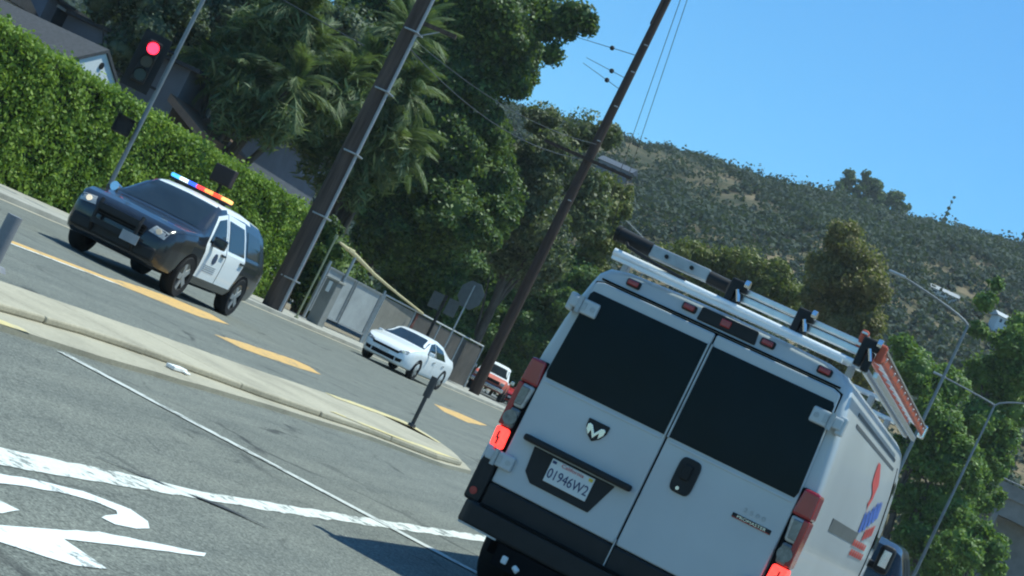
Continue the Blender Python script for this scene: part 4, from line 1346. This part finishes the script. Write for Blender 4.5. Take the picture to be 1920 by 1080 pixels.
MB().box((0, 2.57, .85), (1.1, .04, .16)).build('grille', m_gap, pk)
MB().box((0, 2.62, .56), (1.8, .14, .18)).build('bumper', m_chrome, pk, bevel=.03)

# ---- vehicles ahead of the van on its right
ds = thing('dark_suv', 'dark suv ahead of the van, only its right rear corner showing', 'car', (-1.95, 31, 0), R(-1))
dc = Car(4.8, [(-2.4, .50, 1.0, 1.1, .84), (-2.36, .42, 1.04, 1.3, .90), (-2.25, .36, 1.08, 1.62, .94), (-1.95, .32, 1.08, 1.72, .95), (0, .3, 1.05, 1.76, .96), (.4, .3, 1.04, 1.68, .96), (1.2, .3, 1.0, 1.12, .96), (2.1, .3, .96, 1.04, .93), (2.4, .34, .76, .84, .8)])
dc.body(m_black, None, ds)
mb = MB()
dc.panel(mb, [(-.66, 1.18), (.66, 1.18), (.62, 1.56), (-.62, 1.56)], 'r', .006)
mb.build('rear_window', m_carglass, ds, smooth=True)
for s in (1, -1):
    mb = MB()
    dc.panel(mb, [(s * .66, 1.0), (s * .88, 1.0), (s * .84, 1.25), (s * .68, 1.25)], 'r', .01, n=4, m=3)
    mb.build('tail_light', m_redlens, ds, smooth=True)
    for (ya, yb, t1, t2) in ((-1.95, -1.1, 1.55, 1.6), (-1.04, -.04, 1.6, 1.62), (.04, 1.0, 1.6, 1.35)):
        mb = MB()
        dc.panel(mb, [(ya, 1.12), (yb, 1.12), (yb - (.4 if yb > .5 else 0), t2 + (.15 if yb > .5 else 0)), (ya + .05, t1)], 'x', .008, s)
        mb.build('side_window', m_carglass, ds, smooth=True)
    for y in (1.45, -1.4):
        mb = MB()
        arch(dc, mb, y, .42, .36, s)
        mb.build('wheel_arch', m_gap, ds)
    for y in (1.45, -1.4):
        wheel(ds, s * .84, y, .36, .24, m_alu)
    MB().box((s * 1.06, .78, 1.13), (.22, .12, .17)).build('mirror', m_black, ds, bevel=.03)
    MB().box((s * .99, -1.0, 1.0), (.04, .2, .05)).build('handle', m_chrome, ds, bevel=.01)
MB().box((0, -2.42, .62), (1.7, .1, .24)).build('bumper', m_plastic, ds, bevel=.04)
MB().box((0, -2.42, .92), (.31, .02, .15)).build('license_plate', m_plate, ds)
sedan('white_car', 'white car under the trees far ahead at the bottom right edge', (-0.75, 43.5, 0), R(-1), m_white)

# ------------------------------------------------------------------ the van
van = thing('cargo_van', 'white low roof cargo van with dark rear windows, braking in the lane ahead', 'van', (-2.07, 10.82, 0), -R(2.0))
VP = [(0.93, .44), (.975, .52), (1.0, .80), (1.012, 1.05), (1.008, 1.35), (.995, 1.6), (.965, 1.85), (.93, 2.05), (.908, 2.14), (.885, 2.215), (.83, 2.270), (.70, 2.298), (.35, 2.311), (0, 2.315)]


def van_half(y):
    ins = 0.0
    if y < 0.10:
        ins = 0.055 * (1 - math.sqrt(max(0, 1 - ((0.10 - y) / 0.10) ** 2)))
    top = float(np.interp(y, [0, 4.35, 4.75, 5.3, 5.7, 5.92], [2.315, 2.335, 2.10, 1.42, 1.12, .72]))
    wsc = float(np.interp(y, [0, 4.15, 4.9, 5.6, 5.92], [1, 1, .955, .90, .76]))
    bot = float(np.interp(y, [0, 5.6, 5.92], [.44, .34, .40]))
    out = []
    for x, z in VP:
        zz = bot + (z - .44) / (2.315 - .44) * (top - bot)
        if z > 1.5 and y > 4.35:      # keep the cab sides upright under the raked windshield
            zz = min(z, top - 0.01 * (2.315 - z)) if z < top else top - 0.03 * (2.315 - z)
        out.append((max(0, x * wsc - ins) if x else 0, zz - (ins * 0.8 if z > 2.0 else 0)))
    return out


mb = MB()
vy = [0, .008, .02, .04, .07, .10, .5, 1, 1.6, 2.2, 2.8, 3.4, 4.0, 4.35, 4.5, 4.75, 5.0, 5.3, 5.5, 5.7, 5.84, 5.92]
secs = []
for y in vy:
    h_ = [(0, van_half(y)[0][1])] + van_half(y)
    secs.append([(x, y, z) for x, z in h_] + [(-x, y, z) for x, z in h_[-2:0:-1]])
n = len(secs[0])
mb.add([p for s in secs for p in s], [(i * n + j, i * n + (j + 1) % n, (i + 1) * n + (j + 1) % n, (i + 1) * n + j) for i in range(len(secs) - 1) for j in range(n)] + [tuple(range(n)), tuple(range((len(secs) - 1) * n, len(secs) * n))])
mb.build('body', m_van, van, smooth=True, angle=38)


def vx(z):     # half width of the van's side at height z
    return float(np.interp(z, [p[1] for p in VP[:10]], [p[0] for p in VP[:10]]))


# rear doors
MB().prism([(-.905, .70), (-.86, 2.155), (-.80, 2.172), (.80, 2.172), (.86, 2.155), (.905, .70)], 1, -.006, 0.0).build('door_gap', m_gap, van)
for s in (-1, 1):
    P = [(s * .006, .715), (s * .006, 2.162), (s * .80, 2.162), (s * .852, 2.145), (s * .893, 1.45), (s * .897, .715)]
    dr = MB().prism(P, 1, -.04, -.006).build('rear_door', m_van, van, bevel=.012)
    gl = MB().prism([(s * .016, 1.46), (s * .016, 2.085), (s * .835, 2.085), (s * .85, 2.06), (s * .882, 1.50), (s * .870, 1.46)], 1, -.047, -.038).build('window', m_glass, dr, bevel=.004)
    MB().box((s * .011, -.046, 1.775), (.012, .02, .64)).build('window_seal', m_steel, dr)
    MB().prism([(s * .005, .44), (s * .005, .71), (s * .897, .71), (s * .892, .44)], 1, -.055, -.004).build('lower_trim', m_plastic, dr, bevel=.015)
    # shallow pressings of the door skin
    MB().box((s * .45, -.0405, 1.435), (.84, .012, .018)).build('window_ledge', m_van, dr, bevel=.004)
    # hinges
    for z in (1.97, .865):
        xh = vx(z) - .055
        hg = MB().box((s * (xh - .085), -.058, z), (.12, .035, .10)).box((s * (xh + .005), -.045, z + .005), (.10, .05, .075)).box((s * (xh + .05), -.02, z), (.05, .07, .12)).build('hinge', m_van, dr, bevel=.012)
        MB().cyl((s * (xh - .015), -.075, z - .055), (s * (xh - .015), -.075, z + .055), .017, n=10).box((s * (xh - .05), -.077, z), (.03, .004, .05)).build('hinge_pin', m_steel, hg, smooth=True)
        MB().cyl((s * (xh - .11), -.079, z), (s * (xh - .11), -.074, z), .018, n=10).build('bolt', m_steel, hg, smooth=True)
MB().box((0, -.012, .6), (.008, .09, .30)).build('seam_strip', m_steel, van)
# upper header with lamps
MB().prism([(-.165, 2.200), (-.16, 2.288), (.23, 2.288), (.24, 2.200)], 1, -.012, .03).build('brake_light_panel', m_plastic, van, bevel=.008)
MB().box((.02, -.014, 2.248), (.07, .02, .05)).build('high_brake_light', m_brake if False else m_marker, van, bevel=.008)
for x in (-.63, -.235, .31, .70):
    zc = 2.246 - (.010 if abs(x) > .5 else 0)
    mk = MB().box((x, -.004, zc), (.10, .03, .05)).build('marker_light', m_plastic, van, bevel=.012)
    MB().box((x, -.024, zc), (.075, .02, .034)).build('marker_lens', m_marker, mk, bevel=.008)
# rain gutter line above doors
MB().box((0, -.005, 2.182), (1.66, .016, .012)).build('gutter_line', m_gap, van)

# tail lights wrap the corner
for s in (-1, 1):
    def slab(z0, z1, inner0, inner1, y0=-.035, pad=0.012):
        return [(s * inner0, z0), (s * (vx(z0) + pad - .004), z0), (s * (vx(z1) + pad - .004), z1), (s * inner1, z1)]
    tl = MB().prism(slab(.905, 1.548, .905, .885), 1, -.028, .17).build('tail_light', m_gap, van, bevel=.02)
    MB().prism(slab(1.372, 1.545, .89, .905, pad=.018), 1, -.05, .16).build('red_lens', m_redlens, tl, bevel=.018)
    MB().prism(slab(1.205, 1.368, .92, .90, pad=.008), 1, -.046, .02).build('clear_lens', m_clear, tl, bevel=.018)
    MB().prism([(s * .935, 1.225), (s * .988, 1.225), (s * .985, 1.35), (s * .925, 1.35)], 1, -.053, -.04).build('reverse_lamp', m_greylens, tl, bevel=.02)
    MB().prism(slab(1.062, 1.20, .925, .92, pad=.010), 1, -.046, .05).build('grey_lens', m_greylens, tl, bevel=.018)
    MB().cyl((s * .965, -.06, 1.13), (s * .965, -.04, 1.13), .048, n=18).build('turn_lamp', m_greylens, tl, smooth=True)
    MB().prism(slab(1.065, 1.37, .985, .98, pad=.018), 1, -.05, .15).build('red_lens', m_redlens, tl, bevel=.01)
    br = MB().prism(slab(.918, 1.056, .92, .925, pad=.016), 1, -.05, .14).build('brake_lens', m_brake, tl, bevel=.018)
    cs = MB()
    cs.box((s * .985, -.054, 1.0), (.012, .008, .05)).box((s * .975, -.054, .965), (.012, .008, .05))
    cs.build('bulb_shadow', m_redlens, br)
# bumper
mb = MB()
cp = [(-1.012, .35), (-1.012, .05), (-.985, -.05), (-.93, -.10), (.93, -.10), (.985, -.05), (1.012, .05), (1.012, .35)]
mb.prism([(x, y) for x, y in cp], 2, .40, .56)
bp = mb.build('bumper', m_plastic, van, bevel=.025, seg=3)
for s in (-1, 1):
    MB().prism([(s * .905, .55), (s * .900, .70), (s * .915, .895), (s * 1.0, .895), (s * 1.02, .80), (s * 1.018, .55)], 1, -.065, .34).build('bumper_corner', m_plastic, bp, bevel=.02)
    MB().cyl((s * .965, -.062, .615), (s * .965, -.072, .615), .026, n=14).build('reflector', m_marker, bp)
MB().box((0, -.08, .563), (1.75, .06, .012)).build('step_line', m_gap, bp, bevel=.002)
MB().box((-.82, -.095, .405), (.28, .012, .012)).build('bright_edge', m_steel, bp)
# plate group
MB().prism([(-.735, 1.035), (-.72, .87), (-.66, .815), (-.24, .815), (-.155, 1.035)], 1, -.052, -.038).build('plate_recess', m_plastic, van, bevel=.006)
MB().prism([(-.815, 1.045), (-.815, 1.088), (-.05, 1.088), (-.05, 1.045)], 1, -.105, -.038).build('grab_bar', m_plastic, van, bevel=.014)
pt = MB().box((-.435, -.058, .945), (.305, .008, .155)).build('license_plate', m_plate, van, bevel=.004)


def text(body, size, loc, mat, parent, name, rot=(math.pi / 2, 0, 0), sx=1.0, depth=.0012, align='CENTER', bold=0.0):
    cu = bpy.data.curves.new(name, 'FONT')
    cu.body = body
    cu.size = size
    cu.extrude = depth
    cu.offset = bold
    cu.align_x = align
    cu.align_y = 'CENTER'
    o = bpy.data.objects.new(name + '_curve', cu)
    C.objects.link(o)
    bpy.context.view_layer.update()
    me = bpy.data.meshes.new_from_object(o.evaluated_get(bpy.context.evaluated_depsgraph_get()))
    bpy.data.objects.remove(o)
    me.materials.clear()
    me.materials.append(mat)
    q = bpy.data.objects.new(name, me)
    C.objects.link(q)
    q.parent = parent
    q.location = loc
    q.rotation_euler = rot
    q.scale = (sx, 1, 1)
    return q


text('01946W2', .092, (-.435, -.0635, .926), m_plate_text, pt, 'plate_number', sx=.78, depth=.0016)
text('California', .034, (-.435, -.0635, 1.003), m_plate_red, pt, 'plate_state', sx=1.2)
MB().box((-.305, -.063, 1.003), (.028, .002, .02)).build('sticker', M('yellow_sticker', (.6, .45, .05), .5), pt)
MB().box((-.565, -.063, 1.003), (.028, .002, .018)).build('sticker', m_plate_text, pt)
# shield emblem
em = MB().prism([(-.495, 1.352), (-.345, 1.352), (-.348, 1.30), (-.375, 1.255), (-.42, 1.222), (-.465, 1.255), (-.492, 1.30)], 1, -.054, -.038).build('emblem', m_plastic, van, bevel=.006)
MB().prism([(-.483, 1.315), (-.47, 1.325), (-.45, 1.32), (-.42, 1.275), (-.39, 1.32), (-.37, 1.325), (-.357, 1.315), (-.36, 1.285), (-.385, 1.25), (-.392, 1.285), (-.42, 1.24), (-.448, 1.285), (-.455, 1.25), (-.48, 1.285)], 1, -.060, -.052).build('emblem_mark', m_chrome, em, bevel=.002)
# door handle cup
hp = [(.145 + .145 * (.5 + .5 * math.cos(a) * (abs(math.cos(a)) ** -.55 if abs(math.cos(a)) > .01 else 1)) , 1.285 + .115 * math.sin(a) * (abs(math.sin(a)) ** -.55 if abs(math.sin(a)) > .01 else 1)) for a in np.linspace(0, 2 * math.pi, 25)[:-1]]
hd_ = MB().prism(hp, 1, -.056, -.038).build('door_handle', m_plastic, van, bevel=.008)
MB().box((.215, -.066, 1.31), (.06, .02, .10)).build('grip', m_signal, hd_, bevel=.01)
MB().cyl((.205, -.064, 1.20), (.205, -.055, 1.20), .012, n=12).build('lock', m_chrome, hd_)
# badge
bd_ = MB().prism([(.575, 1.192), (.575, 1.222), (.835, 1.222), (.835, 1.192)], 1, -.046, -.038).build('badge', m_plastic, van, bevel=.004)
text('PROMASTER', .026, (.705, -.0475, 1.207), m_chrome, bd_, 'badge_text', sx=1.35)
MB().box((.705, -.0462, 1.196), (.25, .003, .006)).build('badge_line', m_marker, bd_)
text('2 5 0 0', .04, (.70, -.0425, 1.262), m_steel, van, 'badge_number', sx=1.3)
# hitch underneath
MB().box((-.54, -.07, .335), (.10, .05, .07)).box((-.57, -.10, .32), (.04, .03, .05)).cyl((-.50, -.09, .31), (-.46, -.1, .29), .02).build('tow_hitch', m_stucco_w, van, bevel=.008)
MB().box((0, .4, .33), (1.3, 1.0, .14)).build('underbody', m_gap, van)
MB().box((0, 2.9, .36), (1.7, 5.0, .18)).build('chassis', m_gap, van)
for s in (-1, 1):
    for y in (1.02, 5.05):
        wheel(van, s * .86, y, .365, .24)
    for y in (1.02, 5.05):
        mb = MB()
        k = 18
        vs = [(s * (vx(.6) * (1 if y < 3 else .985) + .006), y, .5)]
        for a in np.linspace(-.2, math.pi + .2, k):
            zz = max(.445, .42 + .43 * math.sin(a))
            vs.append((s * (vx(zz) * (1 if y < 3 else .98) + .006), y + .43 * math.cos(a), zz))
        mb.add(vs, [(0, i, i + 1) for i in range(1, k)])
        mb.build('wheel_arch', m_gap, van)
    # side trim and doors
    MB().prism([(1.3, .50), (4.5, .50), (4.5, .66), (1.3, .66)], 0, s * .992, s * 1.018).build('rub_strip', m_plastic, van, bevel=.006)
    mb = MB()
    for (ya, yb, z0, z1) in ((1.0, 2.7, 1.375, 1.465),):
        mb.prism([(ya, z0), (yb, z0), (yb, z1), (ya, z1)], 0, s * (vx(1.44) - .01), s * (vx(1.44) + .006))
    mb.build('door_track', M('grey_track', (.09, .10, .10), .5), van)
    MB().tube([(s * (vx(z) + .001), 4.08, z) for z in np.linspace(.6, 2.1, 12)], .005, 5).build('side_gap', m_gap, van)
    # roof grooves above the side
    mb = MB()
    for z, e in ((2.045, 3.7), (2.115, 3.7)):
        mb.prism([(.62, z), (e, z), (e, z + .022), (.62, z + .022)], 0, s * (vx(z) - .004), s * (vx(z) + .004))
    mb.build('side_groove', M('groove_grey', (.10, .11, .115), .6), van)
    mb = MB()
    cabx = lambda z, y: s * (vx(z) * float(np.interp(y, [0, 4.15, 4.9, 5.6], [1, 1, .955, .90])) + .006)
    mb.add([(cabx(z, y), y, z) for y, z in ((4.2, 1.42), (4.95, 1.42), (4.9, 1.6), (4.5, 1.98), (4.2, 2.0))], [(0, 1, 2, 3, 4)])
    mb.build('cab_window', m_carglass, van)
    mr = MB().box((s * 1.085, 4.72, 1.38), (.13, .12, .25)).box((s * 1.0, 4.75, 1.30), (.14, .08, .07)).build('mirror', m_plastic, van, bevel=.04)
    MB().box((s * 1.09, 4.657, 1.385), (.07, .006, .15)).build('mirror_glass', m_chrome, mr, bevel=.01)
# print on the right side
def side_print(name, poly, mat, off=.005):
    mb = MB()
    mb.add([(vx(z) + off, y, z) for y, z in poly], [tuple(range(len(poly)))])
    return mb.build(name, mat, van)


side_print('red_flame', [(2.72, 1.62), (2.66, 1.66), (2.60, 1.70), (2.70, 1.74), (2.68, 1.78), (2.45, 1.84), (2.44, 1.92), (2.50, 2.0), (2.66, 2.0), (2.84, 1.92), (2.92, 1.86), (2.86, 1.80), (2.82, 1.74), (2.74, 1.70), (2.68, 1.67)], m_redp)
for k, (y, z, hh, ww) in enumerate(((2.66, 1.47, .17, .17), (2.88, 1.50, .17, .16), (3.08, 1.545, .17, .16), (3.27, 1.59, .17, .16), (3.46, 1.63, .15, .15))):
    side_print('blue_letter', [(y, z), (y + ww, z + .01), (y + ww * 1.15, z + hh), (y + ww * .8, z + hh * .95), (y + ww * .65, z + hh * .45), (y + ww * .4, z + hh), (y - .02, z + hh * .9)], m_bluep)
for k in range(4):
    y = 3.1 + k * .15
    side_print('red_letter', [(y, 1.43 + .02 * k), (y + .11, 1.44 + .02 * k), (y + .12, 1.53 + .02 * k), (y + .02, 1.52 + .02 * k)], m_redp, .006)
for r_ in range(2):
    for k in range(6):
        y = 2.62 + k * .17 + r_ * .07
        side_print('red_digit', [(y, 1.365 - .075 * r_), (y + .11, 1.365 - .075 * r_), (y + .12, 1.415 - .075 * r_), (y + .01, 1.415 - .075 * r_)], m_redp, .006)

# ------------------------------------------------------------------ ladder rack on the van
rk = thing('ladder_rack', 'aluminium ladder rack with rollers and black clamps on the roof of the van', 'roof rack', (-2.07, 10.82, 2.28), -R(2.0))
for y in (.16, 1.6, 3.0):
    MB().box((0, y + .1, .085), (1.72, .05, .035)).build('crossbar', m_alu, rk, bevel=.008)
    for x in (-.80, .80):
        MB().box((x, y + .1, .03), (.045, .06, .10)).build('foot', m_steel, rk, bevel=.008)
MB().cyl((-.86, .06, .10), (.82, .06, .08), .025, n=16).build('roller_tube', m_white, rk, smooth=True)  # white instead of aluminium, standing in for the sunlit strip along the roof edge
MB().box((-.03, -.02, .055), (1.60, .05, .022)).build('under_rail', m_white, rk)  # white too, painting in the same sunlit strip
a = MB().cyl((-.90, .13, .225), (-.66, .13, .215), .048, n=16).build('black_grip', m_plastic, rk, smooth=True)
MB().cyl((-.92, .13, .225), (-.895, .13, .225), .055, n=16).build('grip_cap', m_plastic, a, smooth=True)
MB().box((-.45, .13, .208), (.42, .07, .085)).build('swing_bracket', m_steel, rk, bevel=.01)
for x in (-.54, -.36):
    MB().cyl((x, .09, .21), (x, .08, .21), .014, n=10).build('bolt', m_plastic, rk)
MB().cyl((-.24, .13, .205), (-.10, .13, .20), .045, n=14).build('black_sleeve', m_plastic, rk, smooth=True)
MB().box((.39, .13, .215), (.90, .05, .035)).box((.39, .14, .165), (.90, .05, .045)).build('extruded_rail', m_alu, rk, bevel=.006)
for x in (-.06, .40, .84):
    cl = MB().box((x, .085, .17), (.05, .06, .19)).box((x + .05, .09, .23), (.09, .07, .07)).box((x + .055, .085, .125), (.05, .05, .13)).build('clamp', m_plastic, rk, bevel=.012)
    MB().cyl((x + .04, .045, .20), (x + .075, .045, .13), .014, n=8).cyl((x + .07, .05, .25), (x + .10, .05, .25), .03, n=10).build('lever', m_chrome, cl, smooth=True)
for x in (.905, .97):
    MB().box((x, 1.9, .07), (.03, 3.6, .04)).build('side_rail', m_alu, rk, bevel=.006)
MB().tube([(-.84, .12, .20), (-.78, .02, .16), (-.55, .03, .13), (-.35, .05, .12)], .012, 6).build('strap', m_plastic, rk, smooth=True)
ld = thing('ladder', 'orange fibreglass extension ladder strapped along the right side of the rack', 'ladder', (-2.07, 10.82, 2.28), -R(2.0))
for (x, z) in ((.80, .245), (.95, .20)):
    MB().box((x, 2.2, z), (.03, 4.2, .06)).build('rail', m_orange, ld, bevel=.008)
    MB().box((x + .004, 2.2, z + .037), (.036, 4.22, .012)).build('rail_edge', m_alu, ld)
for k in range(13):
    y = .3 + .315 * k
    MB().cyl((.80, y, .245), (.97, y, .20), .016, n=8).box((.95, y, .20), (.012, .06, .06)).build('rung', m_alu, ld)
for x, z in ((.80, .245), (.95, .20)):
    MB().box((x, .09 + (.06 if x < .9 else 0), z), (.05, .06, .12)).build('foot', m_orange, ld, bevel=.015)
    MB().box((x, 4.33, z), (.06, .08, .12)).build('end_cap', m_chrome, ld, bevel=.015)

# ------------------------------------------------------------------ thin summer haze over the whole place
mb = MB()
mb.box((0, 900, 74.0), (5200, 4400, 150.0))
hz, t, b = new_mat('haze_air')
t.nodes.remove(b)
pv = t.nodes.new('ShaderNodeVolumePrincipled')
pv.inputs['Color'].default_value = (0.86, 0.95, 1.0, 1)
pv.inputs['Density'].default_value = HAZE
pv.inputs['Anisotropy'].default_value = 0.3
link(t, pv.outputs[0], t.nodes['Material Output'].inputs['Volume'])
tag(mb.build('haze', hz), kind='stuff')
